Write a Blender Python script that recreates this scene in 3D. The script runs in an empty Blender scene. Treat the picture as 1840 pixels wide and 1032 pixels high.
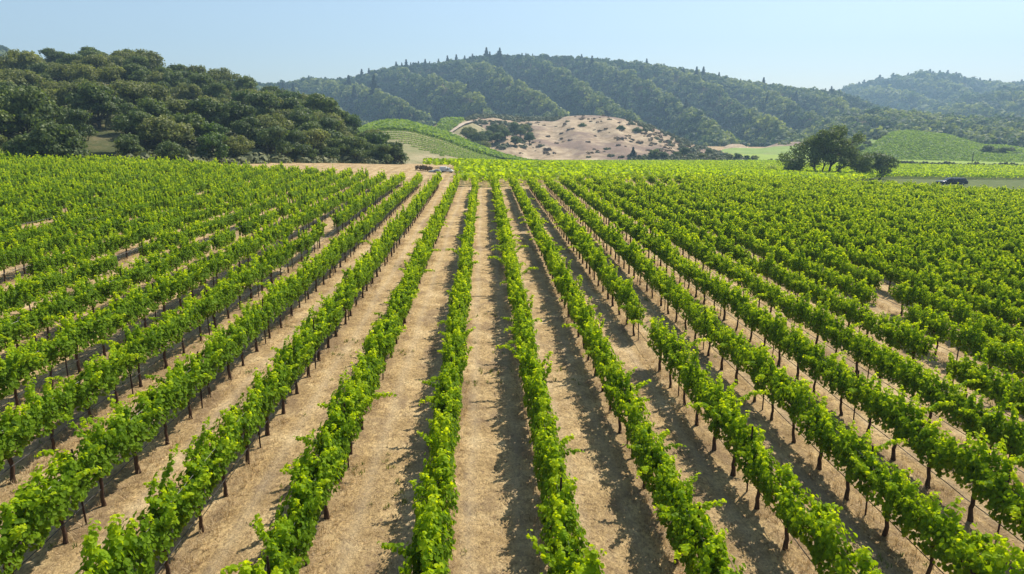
import bpy, math
import numpy as np
from mathutils import Vector

# ---------------------------------------------------------------- camera, world, sun, exposure
S = bpy.context.scene
COL = S.collection
F = 1243.0; P = math.atan(294 / F); YAW = math.radians(2.33); HC = 8.48
cam = bpy.data.objects.new("camera", bpy.data.cameras.new("camera"))
COL.objects.link(cam); S.camera = cam
cam.data.sensor_width = 36; cam.data.lens = 36 * F / 1840
cam.data.clip_start = 0.5; cam.data.clip_end = 9000
cam.location = (0, 0, HC); cam.rotation_euler = (math.pi / 2 - P, 0, -YAW)

SUN_EL = math.radians(50); SUN_AZ = math.radians(42)
w = bpy.data.worlds.new("World"); S.world = w; w.use_nodes = True
nt = w.node_tree; bg = nt.nodes["Background"]
sky = nt.nodes.new("ShaderNodeTexSky"); sky.sky_type = 'NISHITA'; sky.sun_disc = False
sky.sun_elevation = SUN_EL; sky.sun_rotation = SUN_AZ
sky.altitude = 60; sky.air_density = 1.0; sky.dust_density = 0.9; sky.ozone_density = 0.7
nt.links.new(sky.outputs[0], bg.inputs[0]); bg.inputs[1].default_value = 0.105
ld = bpy.data.lights.new("sun", 'SUN'); ld.energy = 5.0; ld.angle = math.radians(0.53); ld.color = (1, 0.935, 0.82)
sun = bpy.data.objects.new("sun", ld); COL.objects.link(sun)
sv = Vector((math.sin(SUN_AZ) * math.cos(SUN_EL), math.cos(SUN_AZ) * math.cos(SUN_EL), math.sin(SUN_EL)))
sun.rotation_euler = sv.to_track_quat('Z', 'Y').to_euler(); sun.location = (60, 60, 120)
S.view_settings.view_transform = 'Standard'; S.view_settings.look = 'None'
S.view_settings.exposure = 0.50; S.view_settings.gamma = 1
S.render.engine = 'CYCLES'
S.cycles.max_bounces = 8; S.cycles.diffuse_bounces = 3; S.cycles.transmission_bounces = 4
S.cycles.transparent_max_bounces = 8; S.cycles.volume_bounces = 0; S.cycles.caustics_reflective = False

R = np.random.default_rng

# ---------------------------------------------------------------- maths helpers
def dirw(px, py):
    px = np.asarray(px, float); py = np.asarray(py, float)
    x = px - 920.; y = 516. - py
    f = F * math.cos(P) + y * math.sin(P); z = y * math.cos(P) - F * math.sin(P)
    return np.stack([x * math.cos(YAW) + f * math.sin(YAW), -x * math.sin(YAW) + f * math.cos(YAW), z + 0 * x], -1)

def project(p):
    p = np.asarray(p, float); X, Y, Z = p[..., 0], p[..., 1], p[..., 2] - HC
    x = X * math.cos(YAW) - Y * math.sin(YAW); f = X * math.sin(YAW) + Y * math.cos(YAW)
    d = f * math.cos(P) - Z * math.sin(P); u = f * math.sin(P) + Z * math.cos(P)
    d = np.where(d < .1, .1, d)
    return 920 + F * x / d, 516 - F * u / d, d

def _h(i, j, s):
    n = (i.astype(np.int64) * 374761393 + j.astype(np.int64) * 668265263 + s * 1442695041) & 0xffffffff
    n = ((n ^ (n >> 13)) * 1274126177) & 0xffffffff
    return ((n ^ (n >> 16)) & 0xffff) / 65535.

def vnoise(x, y, s=0):
    x = np.asarray(x, float); y = np.asarray(y, float)
    i = np.floor(x); j = np.floor(y); a = x - i; b = y - j
    a = a * a * (3 - 2 * a); b = b * b * (3 - 2 * b); i = i.astype(int); j = j.astype(int)
    return (_h(i, j, s) * (1 - a) + _h(i + 1, j, s) * a) * (1 - b) + (_h(i, j + 1, s) * (1 - a) + _h(i + 1, j + 1, s) * a) * b

def fbm(x, y, s=0, o=4):
    r = 0; a = .5
    for k in range(o):
        r = r + a * (vnoise(x, y, s + k) - .5); x = np.asarray(x) * 2.03; y = np.asarray(y) * 2.03; a *= .5
    return r * 2

def sstep(a, b, x):
    t = np.clip((np.asarray(x, float) - a) / (b - a), 0, 1); return t * t * (3 - 2 * t)

# ---------------------------------------------------------------- the lie of the land
VAL = -9.5
def H(x, y):
    x = np.asarray(x, float); y = np.asarray(y, float)
    near = -.0436 * np.clip(x, -130, 190)
    t = np.clip((y - 128) / 200., 0, 1); t = .75 * t + .25 * t * t * (3 - 2 * t)
    return near * (1 - t) + VAL * t

def ground_at(px, py):
    d = dirw(px, py); d = d / math.hypot(d[0], d[1])
    r = 5.
    while r < 1500:
        if HC + d[2] * r <= H(d[0] * r, d[1] * r): break
        r += .5
    r0 = r - .5
    for _ in range(12):
        m = (r0 + r) / 2
        if HC + d[2] * m <= H(d[0] * m, d[1] * m): r = m
        else: r0 = m
    return d[0] * r, d[1] * r

# ---------------------------------------------------------------- object helpers
def tag(o, label=None, cat=None, group=None, kind=None):
    if label: o["label"] = label
    if cat: o["category"] = cat
    if group: o["group"] = group
    if kind: o["kind"] = kind
    return o

def empty(name, loc=(0, 0, 0), rz=0, sc=1):
    o = bpy.data.objects.new(name, None); COL.objects.link(o)
    o.location = loc; o.rotation_euler = (0, 0, rz); o.scale = (sc, sc, sc) if np.isscalar(sc) else sc
    o.empty_display_size = .3
    return o

def mesh(name, V, faces, mats, mi=None, rnd=None, smooth=False):
    """faces: list of (M,k) int arrays; mi: list of material index per array (or arrays); rnd: per-vertex float"""
    me = bpy.data.meshes.new(name)
    V = np.asarray(V, np.float32)
    fs = [np.asarray(f, np.int32) for f in faces if len(f)]
    if mi is None: mi = [0] * len(fs)
    nv = len(V); nf = sum(len(f) for f in fs); nl = sum(f.size for f in fs)
    me.vertices.add(nv); me.vertices.foreach_set("co", V.ravel())
    me.loops.add(nl); me.loops.foreach_set("vertex_index", np.concatenate([f.ravel() for f in fs]))
    me.polygons.add(nf)
    tot = np.concatenate([np.full(len(f), f.shape[1], np.int32) for f in fs])
    st = np.concatenate([[0], np.cumsum(tot)[:-1]]).astype(np.int32)
    me.polygons.foreach_set("loop_start", st)
    me.polygons.foreach_set("material_index", np.concatenate([np.broadcast_to(np.asarray(m, np.int32), (len(f),)) for f, m in zip(fs, mi)]))
    me.polygons.foreach_set("use_smooth", np.full(nf, smooth))
    for m in (mats if isinstance(mats, (list, tuple)) else [mats]): me.materials.append(m)
    if rnd is not None:
        a = me.attributes.new("rnd", 'FLOAT', 'POINT'); a.data.foreach_set("value", np.asarray(rnd, np.float32))
    me.update(calc_edges=True)
    return me

def link(name, me, parent=None, loc=None):
    o = bpy.data.objects.new(name, me); COL.objects.link(o)
    if parent: o.parent = parent
    if loc is not None: o.location = loc
    return o

class MB:
    def __init__(s): s.V = []; s.F = {}; s.n = 0
    def add(s, V, Fs, m=0):
        V = np.asarray(V, float); s.V.append(V)
        for f in Fs:
            f = np.asarray(f) + s.n
            s.F.setdefault((f.shape[1], m), []).append(f)
        s.n += len(V)
    def tube(s, pts, rad, k=6, m=0):
        pts = np.asarray(pts, float); n = len(pts); rad = np.broadcast_to(rad, (n,))
        T = np.gradient(pts, axis=0); T /= np.linalg.norm(T, axis=1)[:, None] + 1e-9
        ref = np.where(np.abs(T[:, 2:3]) > .9, [[1., 0, 0]], [[0, 0, 1.]])
        A = np.cross(T, ref); A /= np.linalg.norm(A, axis=1)[:, None]; B = np.cross(T, A)
        a = np.arange(k) * 2 * math.pi / k
        V = pts[:, None] + rad[:, None, None] * (np.cos(a)[None, :, None] * A[:, None] + np.sin(a)[None, :, None] * B[:, None])
        i = np.arange(n - 1)[:, None] * k; j = np.arange(k)[None]
        q = np.stack([i + j, i + (j + 1) % k, i + k + (j + 1) % k, i + k + j], -1).reshape(-1, 4)
        Fs = [q]
        if k >= 3:
            Fs.append(np.arange(k)[None, ::-1] + 0); Fs.append(np.arange(k)[None] + (n - 1) * k)
        s.add(V.reshape(-1, 3), Fs, m)
    def box(s, lo, hi, m=0, top=None):
        x0, y0, z0 = lo; x1, y1, z1 = hi
        tx = ty = 0
        if top: tx, ty = top
        V = [(x0, y0, z0), (x1, y0, z0), (x1, y1, z0), (x0, y1, z0), (x0 + tx, y0 + ty, z1), (x1 - tx, y0 + ty, z1), (x1 - tx, y1 - ty, z1), (x0 + tx, y1 - ty, z1)]
        s.add(V, [np.array([(0, 3, 2, 1), (4, 5, 6, 7), (0, 1, 5, 4), (1, 2, 6, 5), (2, 3, 7, 6), (3, 0, 4, 7)])], m)
    def mesh(s, name, mats, smooth=False):
        ks = sorted(s.F)
        return mesh(name, np.concatenate(s.V), [np.concatenate(s.F[k]) for k in ks], mats, [k[1] for k in ks], smooth=smooth)

def nrm(v): return v / (np.linalg.norm(v, axis=-1, keepdims=True) + 1e-9)

def leafquads(C, N, size, rng, fold=False, aspect=1.0):
    """small leaf faces at centres C facing N. fold=True: five-point leaf folded along its midrib."""
    n = len(C); N = nrm(N); U = nrm(np.cross(N, nrm(rng.normal(size=(n, 3))))); W = np.cross(N, U)
    s = np.asarray(size).reshape(-1, 1) * np.ones((n, 1))
    if fold:
        pr = np.array([(0, -.5, 0), (.46, -.30, .12), (.50, .22, .16), (0, .60, 0), (-.50, .22, .16), (-.46, -.30, .12)])
        V = C[:, None] + s[:, None] * (pr[None, :, 0:1] * U[:, None] + pr[None, :, 1:2] * W[:, None] + pr[None, :, 2:3] * N[:, None])
        b = np.arange(n)[:, None] * 6
        q = np.concatenate([b + np.array([[0, 1, 2, 3]]), b + np.array([[0, 3, 4, 5]])]); k = 6
    else:
        pr = np.array([(-.5, -.35), (.4, -.55), (.55, .4), (-.35, .5)]) * [1, aspect]
        V = C[:, None] + s[:, None] * (pr[None, :, 0:1] * U[:, None] + pr[None, :, 1:2] * W[:, None])
        V[:, 1] += N * s * .12; V[:, 3] -= N * s * .1
        q = np.arange(n * 4).reshape(-1, 4); k = 4
    return V.reshape(-1, 3), q, k

# ---------------------------------------------------------------- materials
def mat(name): 
    m = bpy.data.materials.new(name); m.use_nodes = True
    return m, m.node_tree, m.node_tree.nodes["Principled BSDF"]

def plain(name, col, rough=.7, metal=0, spec=.3):
    m, t, b = mat(name); b.inputs["Base Color"].default_value = (*col, 1); b.inputs["Roughness"].default_value = rough
    b.inputs["Metallic"].default_value = metal; b.inputs["Specular IOR Level"].default_value = spec
    return m

def ramp(t, src, stops):
    r = t.nodes.new("ShaderNodeValToRGB"); e = r.color_ramp.elements
    while len(e) < len(stops): e.new(.5)
    for k, (p, c) in enumerate(stops): e[k].position = p; e[k].color = (*c, 1)
    t.links.new(src, r.inputs[0]); return r.outputs[0]

def noise(t, scale, detail=6, rough=.6, co=None, dist=0):
    n = t.nodes.new("ShaderNodeTexNoise"); n.inputs["Scale"].default_value = scale; n.inputs["Detail"].default_value = detail
    n.inputs["Roughness"].default_value = rough; n.inputs["Distortion"].default_value = dist
    if co is not None: t.links.new(co, n.inputs["Vector"])
    return n.outputs["Fac"]

def mix(t, fac, a, b, mode='MIX'):
    n = t.nodes.new("ShaderNodeMix"); n.data_type = 'RGBA'; n.blend_type = mode
    for i, v in ((0, fac), (6, a), (7, b)):
        if isinstance(v, (int, float)): n.inputs[i].default_value = v
        elif isinstance(v, tuple): n.inputs[i].default_value = (*v, 1)
        else: t.links.new(v, n.inputs[i])
    return n.outputs[2]

def coords(t, scale=None):
    c = t.nodes.new("ShaderNodeNewGeometry").outputs["Position"]
    if scale:
        m = t.nodes.new("ShaderNodeMapping"); m.inputs["Scale"].default_value = scale; t.links.new(c, m.inputs[0]); c = m.outputs[0]
    return c

def leafmat(name, dark, mid, light, trans, tfac=.35, rough=.5, objvar=.0, spec=.25):
    """leaf: per-leaf colour spread, light passing through the blade"""
    m, t, b = mat(name)
    at = t.nodes.new("ShaderNodeAttribute"); at.attribute_name = "rnd"
    c = ramp(t, at.outputs["Fac"], [(0, dark), (.5, mid), (1, light)])
    if objvar:
        oi = t.nodes.new("ShaderNodeObjectInfo")
        r = ramp(t, oi.outputs["Random"], [(0, (1 - objvar,) * 3), (.5, (1, 1 - objvar * .2, 1)), (1, (1 + objvar, 1 + objvar * .6, 1 - objvar * .3))])
        c = mix(t, 1., c, r, 'MULTIPLY')
    t.links.new(c, b.inputs["Base Color"]); b.inputs["Roughness"].default_value = rough; b.inputs["Specular IOR Level"].default_value = spec
    tr = t.nodes.new("ShaderNodeBsdfTranslucent")
    tc = mix(t, 1., c, trans, 'MULTIPLY'); t.links.new(tc, tr.inputs[0])
    mx = t.nodes.new("ShaderNodeMixShader"); mx.inputs[0].default_value = tfac
    t.links.new(b.outputs[0], mx.inputs[1]); t.links.new(tr.outputs[0], mx.inputs[2])
    t.links.new(mx.outputs[0], t.nodes["Material Output"].inputs[0])
    return m

M = {}
M['vine'] = leafmat('vine_leaf', (.045, .100, .008), (.190, .312, .012), (.41, .52, .018), (2.6, 2.15, .35), .46, .55, 0, .08)
M['vine_far'] = leafmat('vine_leaf_far', (.050, .110, .008), (.205, .330, .012), (.41, .52, .018), (2.6, 2.15, .35), .46, .55, 0, .08)
M['oak'] = leafmat('oak_leaf', (.055, .090, .026), (.110, .155, .042), (.21, .26, .075), (1.7, 1.8, .8), .30, .55, .22)
M['olive'] = leafmat('olive_oak_leaf', (.090, .115, .034), (.180, .205, .060), (.32, .33, .11), (1.6, 1.7, .8), .32, .6, .18)
M['fresh'] = leafmat('fresh_leaf', (.040, .080, .018), (.080, .14, .028), (.15, .21, .045), (1.8, 1.8, .7), .3, .55, .15)
M['forest'] = leafmat('forest_leaf', (.018, .045, .022), (.080, .125, .040), (.26, .29, .09), (1.8, 1.8, .8), .35, .7)
M['conifer'] = leafmat('conifer_needles', (.012, .028, .016), (.022, .044, .022), (.04, .065, .03), (1.3, 1.4, .8), .12, .7, .1)
M['scrub'] = leafmat('scrub_leaf', (.08, .10, .04), (.15, .17, .07), (.23, .24, .11), (1.3, 1.3, .8), .15, .7, .2)
M['scrubby'] = leafmat('brown_scrub_leaf', (.10, .075, .05), (.16, .12, .075), (.22, .17, .10), (1.2, 1.2, .8), .12, .8, .2)
M['hillvine'] = leafmat('hill_vine_leaf', (.12, .20, .04), (.20, .30, .06), (.28, .37, .09), (1.9, 1.8, .8), .35, .6)
M['straw'] = leafmat('straw_blade', (.36, .25, .13), (.56, .41, .23), (.76, .61, .38), (1.1, 1.0, .8), .25, .7)
M['weed'] = leafmat('weed_leaf', (.09, .12, .03), (.16, .20, .05), (.30, .30, .09), (1.7, 1.6, .7), .3, .6)

def bark(name, a, b_, sc=14):
    m, t, b = mat(name)
    c = ramp(t, noise(t, sc, 6, .7, coords(t, (1, 1, .3))), [(.3, a), (.7, b_)])
    t.links.new(c, b.inputs["Base Color"]); b.inputs["Roughness"].default_value = .95; b.inputs["Specular IOR Level"].default_value = .1
    bp = t.nodes.new("ShaderNodeBump"); bp.inputs["Strength"].default_value = .6; bp.inputs["Distance"].default_value = .02
    t.links.new(noise(t, sc * 2, 6, .7, coords(t, (1, 1, .3))), bp.inputs["Height"]); t.links.new(bp.outputs[0], b.inputs["Normal"])
    return m
M['vbark'] = bark('vine_bark', (.045, .026, .018), (.13, .08, .052), 30)
M['tbark'] = bark('oak_bark', (.04, .034, .028), (.12, .10, .082), 5)
M['rust'] = plain('rusty_steel', (.06, .032, .024), .8, .3)
M['hose'] = plain('drip_hose', (.05, .045, .04), .45)
M['wire'] = plain('steel_wire', (.28, .27, .26), .4, .8)

def groundmat():
    m, t, b = mat('dry_straw_ground'); co = coords(t)
    base = ramp(t, noise(t, .9, 8, .65, co), [(.35, (.30, .205, .098)), (.52, (.46, .33, .168)), (.66, (.58, .44, .245))])
    fine = ramp(t, noise(t, 14, 8, .75, coords(t, (1, .55, 1)), .8), [(.36, (.34, .28, .22)), (.48, (.92, .90, .86)), (.60, (1.45, 1.42, 1.32))])
    c = mix(t, .85, base, fine, 'MULTIPLY')
    # trampled duff and darker clods in patches
    pt = ramp(t, noise(t, .55, 7, .7, coords(t, (1.3, .6, 1))), [(.52, (0, 0, 0)), (.60, (1, 1, 1))])
    c = mix(t, mix(t, .60, (0, 0, 0), pt), c, (.20, .135, .085))
    cl = ramp(t, noise(t, 5, 6, .7, co), [(.58, (0, 0, 0)), (.66, (1, 1, 1))])
    c = mix(t, mix(t, .7, (0, 0, 0), cl), c, (.17, .115, .075))
    sx = t.nodes.new("ShaderNodeSeparateXYZ"); t.links.new(co, sx.inputs[0])
    def mth(op, a, b_=None):
        n = t.nodes.new("ShaderNodeMath"); n.operation = op
        for i_, v in enumerate((a, b_)):
            if v is None: continue
            if isinstance(v, (int, float)): n.inputs[i_].default_value = v
            else: t.links.new(v, n.inputs[i_])
        return n.outputs[0]
    wob = mth('MULTIPLY', mth('SUBTRACT', noise(t, .12, 3, .5, coords(t, (1, 1, 1))), .5), .5)
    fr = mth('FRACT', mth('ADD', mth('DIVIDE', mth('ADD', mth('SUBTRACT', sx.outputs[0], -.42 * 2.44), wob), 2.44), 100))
    trk = ramp(t, fr, [(0, (0, 0, 0)), (.17, (0, 0, 0)), (.27, (1, 1, 1)), (.37, (.15, .15, .15)), (.62, (.15, .15, .15)), (.73, (1, 1, 1)), (.83, (0, 0, 0))])
    c = mix(t, mix(t, .30, (0, 0, 0), trk), c, (.55, .45, .31))
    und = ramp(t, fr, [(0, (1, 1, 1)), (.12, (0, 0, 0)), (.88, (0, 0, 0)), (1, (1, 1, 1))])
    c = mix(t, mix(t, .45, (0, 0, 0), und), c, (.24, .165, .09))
    gr = ramp(t, noise(t, .16, 5, .6, co), [(.60, (0, 0, 0)), (.72, (1, 1, 1))])
    gf = mix(t, 1., gr, ramp(t, noise(t, 3, 6, .7, co), [(.45, (0, 0, 0)), (.65, (1, 1, 1))]), 'MULTIPLY')
    c = mix(t, mix(t, .5, (0, 0, 0), gf), c, (.20, .21, .08))
    t.links.new(c, b.inputs["Base Color"]); b.inputs["Roughness"].default_value = .95; b.inputs["Specular IOR Level"].default_value = .08
    bp = t.nodes.new("ShaderNodeBump"); bp.inputs["Strength"].default_value = .9; bp.inputs["Distance"].default_value = .07
    h = t.nodes.new("ShaderNodeMath"); h.operation = 'ADD'
    t.links.new(noise(t, 11, 8, .8, coords(t, (1, .6, 1)), 1.), h.inputs[0]); t.links.new(noise(t, 2.2, 5, .6, co), h.inputs[1])
    t.links.new(h.outputs[0], bp.inputs["Height"]); t.links.new(bp.outputs[0], b.inputs["Normal"])
    return m
M['ground'] = groundmat()

def soil(name, stops, sc, patch=None, psc=.05, prange=(.5, .6), pfac=.8, bump=.4, csc=None):
    m, t, b = mat(name); co = coords(t)
    c = ramp(t, noise(t, sc, 8, .7, co), stops)
    if patch:
        k = ramp(t, noise(t, psc, 8, .7, coords(t, csc) if csc else co), [(prange[0], (0, 0, 0)), (prange[1], (1, 1, 1))])
        c = mix(t, mix(t, pfac, (0, 0, 0), k), c, patch)
    t.links.new(c, b.inputs["Base Color"]); b.inputs["Roughness"].default_value = 1; b.inputs["Specular IOR Level"].default_value = .05
    bp = t.nodes.new("ShaderNodeBump"); bp.inputs["Strength"].default_value = bump; bp.inputs["Distance"].default_value = 1.5
    t.links.new(noise(t, sc * 3, 6, .7, co), bp.inputs["Height"]); t.links.new(bp.outputs[0], b.inputs["Normal"])
    return m
M['tan'] = soil('dry_hill_grass', [(.36, (.27, .20, .12)), (.5, (.43, .32, .205)), (.62, (.54, .43, .28))], .16, (.22, .155, .125), .03, (.47, .56), .8, csc=(.5, .5, 3.5))
M['slope'] = soil('dry_green_slope', [(.3, (.22, .20, .10)), (.5, (.34, .29, .16)), (.7, (.46, .38, .23))], .15, (.22, .23, .10), .05, (.45, .6), .6)
M['duff'] = soil('woodland_floor', [(.3, (.06, .05, .028)), (.5, (.10, .085, .045)), (.7, (.20, .15, .085))], .1)
M['greenhill'] = soil('green_hill_grass', [(.3, (.19, .27, .07)), (.5, (.25, .33, .09)), (.7, (.31, .37, .12))], .08, (.28, .25, .12), .03, (.58, .66), .6)
M['verge'] = soil('dull_verge', [(.3, (.075, .10, .035)), (.5, (.12, .145, .05)), (.7, (.18, .19, .08))], .4, bump=.1)
M['field'] = soil('far_field', [(.3, (.22, .29, .06)), (.5, (.28, .36, .07)), (.7, (.34, .41, .09))], .2, bump=.1)
M['track'] = soil('dirt_track', [(.3, (.45, .34, .25)), (.5, (.58, .46, .35)), (.7, (.66, .54, .42))], .3, bump=.1)

# ---------------------------------------------------------------- ground sheet
def axis(fine, lo, hi, step, growth=1.12):
    a = list(np.arange(fine[0], fine[1] + 1e-6, step)); s = step
    while a[-1] < hi: s *= growth; a.append(a[-1] + s)
    s = step
    while a[0] > lo: s *= growth; a.insert(0, a[0] - s)
    return np.array(a)
gx = axis((-26, 30), -2600, 2600, .22, 1.07); gy = axis((9, 46), -600, 2700, .22, 1.05)
GX, GY = np.meshgrid(gx, gy)
def micro(x, y):
    f = np.clip(1 - (np.hypot(x, y) - 35) / 60, 0, 1)
    return f * (.05 * fbm(x * 2.2, y * 1.4, 5, 4) + .05 * fbm(x * .5, y * .3, 9, 2))
GZ = H(GX, GY) + micro(GX, GY)
n0, n1 = GX.shape
ii = np.arange(n0 - 1)[:, None] * n1 + np.arange(n1 - 1)[None]
q = np.stack([ii, ii + 1, ii + n1 + 1, ii + n1], -1).reshape(-1, 4)
tag(link('ground', mesh('ground', np.stack([GX, GY, GZ], -1).reshape(-1, 3), [q], M['ground'], smooth=True)), 'dry straw covered ground between the vine rows', 'ground', kind='structure')

def sheet(name, pts_px, m, label, dz=.03, n=24, cat='ground'):
    """a patch of ground given by four corners, draped on the terrain"""
    c = [np.array(ground_at(*p)) for p in pts_px]
    u = np.linspace(0, 1, n)[:, None, None]; v = np.linspace(0, 1, n)[None, :, None]
    XY = (c[0] * (1 - u) + c[1] * u) * (1 - v) + (c[3] * (1 - u) + c[2] * u) * v
    Z = H(XY[..., 0], XY[..., 1]) + dz
    V = np.concatenate([XY, Z[..., None]], -1).reshape(-1, 3)
    i = np.arange(n - 1)[:, None] * n + np.arange(n - 1)[None]
    q = np.stack([i, i + n, i + n + 1, i + 1], -1).reshape(-1, 4)
    tag(link(name, mesh(name, V, [q], m)), label, cat, kind='structure')
sheet('path', [(1430, 322), (2000, 352), (2000, 318), (1530, 315)], M['verge'], 'dull olive field track behind the right block of vines', .04, cat='track')
sheet('field', [(1270, 296), (2000, 303), (2000, 283), (1290, 277)], M['field'], 'pale green field beyond the hedgerow on the valley floor', .05, cat='field')

# ---------------------------------------------------------------- hills
class Hill:
    """front slope from its foot up to a ridge, then down behind; columns follow bearings from the viewpoint"""
    def __init__(s, name, m, ridge, dist, foot, label, drop=0, shape=1.3, rough=2., rsc=.02, spur=0, spw=130, slant=260, step=4, nt=60, back=1.7, seed=0, zf=None):
        s.rx, s.ry = zip(*ridge); s.dist = dist; s.foot = foot; s.drop = drop; s.shape = shape; s.zf = zf
        s.rough = rough; s.rsc = rsc; s.spur = spur; s.spw = spw; s.slant = slant; s.seed = seed; s.back = back
        U = np.arange(s.rx[0], s.rx[-1] + 1, step); T = np.linspace(0, back, nt)
        UU, TT = np.meshgrid(U, T)
        V = s.pos(UU, TT); a, b = UU.shape
        i = np.arange(a - 1)[:, None] * b + np.arange(b - 1)[None]
        q = np.stack([i, i + 1, i + b + 1, i + b], -1).reshape(-1, 4)
        s.o = tag(link(name, mesh(name, V.reshape(-1, 3), [q], m, smooth=True)), label, 'hill', kind='structure')
    def curve(s, v, px):
        if np.isscalar(v): return v + 0 * np.asarray(px, float)
        x, y = zip(*v); return np.interp(px, x, y)
    def pos(s, px, t):
        px = np.asarray(px, float); t = np.asarray(t, float)
        k = np.arange(-2, 3) * 3.
        ry = sum(np.interp(px + kk, s.rx, s.ry) for kk in k) / 5
        Rr = s.curve(s.dist, px); Rf = s.curve(s.foot, px)
        d = dirw(px, ry); n = np.hypot(d[..., 0], d[..., 1]); dx = d[..., 0] / n; dy = d[..., 1] / n
        zr = HC + d[..., 2] / n * Rr - s.drop
        r = Rf + (Rr - Rf) * t
        zf = H(dx * Rf, dy * Rf) - 1.2 if s.zf is None else s.zf
        up = 1 - (1 - np.clip(t, 0, 1)) ** s.shape
        dn = np.clip(t - 1, 0, 1)
        g = np.where(t <= 1, up, 1 - .9 * dn ** 1.5)
        x, y = dx * r, dy * r
        bump = np.clip(t * (1.0 - t) * 4, 0, 1) ** .7
        z = zf + (zr - zf) * g + s.rough * fbm(x * s.rsc, y * s.rsc, s.seed, 4) * np.clip(bump, 0, 1)
        if s.spur:
            wv = (px - s.slant * (1 - t) + 30 * fbm(px / 90., t * 2, s.seed + 4, 2)) / s.spw
            rid = 1 - 2 * np.abs((wv % 1) - .5)          # 0..1 ridged
            w2 = (px + .4 * s.slant * (1 - t) + 20 * fbm(px / 60., t * 3, s.seed + 9, 2)) / (s.spw * .43)
            r2 = 1 - 2 * np.abs((w2 % 1) - .5)
            z = z + s.spur * ((rid ** 1.1 - .92) + .10 * (r2 - 1)) * np.clip(bump, 0, 1) * sstep(1.0, .80, t)
        return np.stack([x, y, z], -1)
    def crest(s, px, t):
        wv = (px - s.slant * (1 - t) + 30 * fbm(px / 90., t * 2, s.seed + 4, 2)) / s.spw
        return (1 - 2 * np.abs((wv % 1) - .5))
    def at(s, px, py):
        T = np.linspace(0, 1.02, 260); p = s.pos(np.full(260, float(px)), T)
        y = project(p)[1]; k = np.argmax(y <= py) if (y <= py).any() else 250
        return p[k], T[k]

h_left_far = Hill('hill', M['duff'], [(-160, 40), (-60, 62), (0, 76), (30, 90), (60, 102), (100, 108), (130, 100), (165, 101), (200, 112), (300, 125), (380, 132), (405, 134), (430, 139), (455, 150), (500, 165), (560, 190)], 950, 700, 'hazy wooded hill peeking over the left woods', drop=9, seed=1, spur=6)
h_right_far = Hill('hill', M['duff'], [(1440, 215), (1480, 185), (1515, 160), (1560, 152), (1580, 146), (1620, 141), (1650, 135), (1700, 135), (1720, 138), (1750, 147), (1790, 151), (1840, 152), (1950, 146), (2050, 150)], 1900, 1300, 'far blue wooded ridge at the right edge', drop=9, seed=2, spur=30, zf=-9)
h_right_mid = Hill('hill', M['duff'], [(1600, 250), (1660, 210), (1700, 186), (1740, 173), (1790, 165), (1840, 158), (1950, 150), (2050, 150)], 1450, 950, 'blue wooded spur in front of the far right ridge', drop=9, seed=3, spur=25, zf=-9)
h_main = Hill('hill', M['duff'], [(380, 170), (430, 155), (470, 149), (500, 149), (560, 140), (620, 142), (650, 133), (700, 119), (760, 113), (800, 110), (840, 104), (870, 98), (950, 98), (1000, 100), (1050, 103), (1110, 108), (1150, 112), (1200, 119), (1250, 126), (1300, 136), (1350, 146), (1400, 151), (1440, 156), (1480, 161), (1510, 163), (1550, 178), (1600, 196), (1680, 212), (1780, 235)], 1080, 590, 'long wooded hill across the middle of the valley', drop=7.5, seed=4, spur=50, spw=125, slant=250, step=5, nt=110, shape=1.15, rough=10, rsc=.008)
h_low = Hill('hill', M['duff'], [(1400, 262), (1460, 225), (1500, 206), (1560, 197), (1600, 200), (1680, 204), (1750, 213), (1840, 214), (1950, 212), (2050, 215)], 800, 540, 'low wooded slope behind the green hill', drop=6, seed=5, spur=10, spw=90)
h_bank = Hill('hill', M['tan'], [(1270, 290), (1295, 268), (1310, 259), (1335, 259), (1350, 272), (1385, 262), (1400, 256), (1440, 255), (1480, 262), (1510, 275)], 560, 505, 'bare pinkish bank above the small green slopes', seed=6, rough=3)
h_small = Hill('hill', M['greenhill'], [(1240, 290), (1290, 272), (1320, 266), (1365, 268), (1395, 263), (1440, 262), (1490, 268), (1530, 285)], 500, 430, 'small grey green slope left of the big oak', seed=7, rough=2)
h_green = Hill('hill', M['greenhill'], [(1500, 284), (1540, 264), (1565, 250), (1600, 240), (1630, 236), (1655, 238), (1665, 241), (1700, 243), (1730, 253), (1770, 263), (1800, 263), (1840, 268), (1900, 277), (1960, 288)], [(1500, 440), (1620, 480), (1900, 470)], 405, 'smooth green vineyard knoll on the right', seed=8, rough=1.2)
h_plot = Hill('hill', M['slope'], [(735, 250), (765, 236), (780, 224), (795, 216), (815, 214), (835, 216), (860, 226), (900, 245), (930, 262)], 440, 380, 'small upper vineyard knoll between dirt tracks', seed=9, rough=1)
h_tan = Hill('hill', M['tan'], [(780, 262), (812, 232), (840, 213), (860, 207), (900, 209), (950, 213), (1000, 213), (1020, 209), (1050, 207), (1080, 208), (1110, 212), (1150, 221), (1200, 240), (1250, 262), (1300, 278), (1345, 292)], [(780, 470), (950, 520), (1345, 420)], 336, 'bare tan grass hill dotted with dark shrubs', seed=10, rough=5, rsc=.018, spur=1.8, spw=70, slant=60, nt=90, shape=1.4)
h_terr = Hill('hill', M['slope'], [(560, 270), (620, 246), (660, 229), (680, 222), (700, 220), (730, 221), (760, 229), (800, 240), (850, 262), (900, 280), (945, 292), (1010, 299)], [(560, 320), (760, 325), (1010, 270)], [(560, 215), (700, 215), (830, 225), (945, 240), (1010, 245)], 'terraced vineyard hill with tan lower slope', seed=11, rough=.8, nt=80, shape=1.5)
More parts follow.
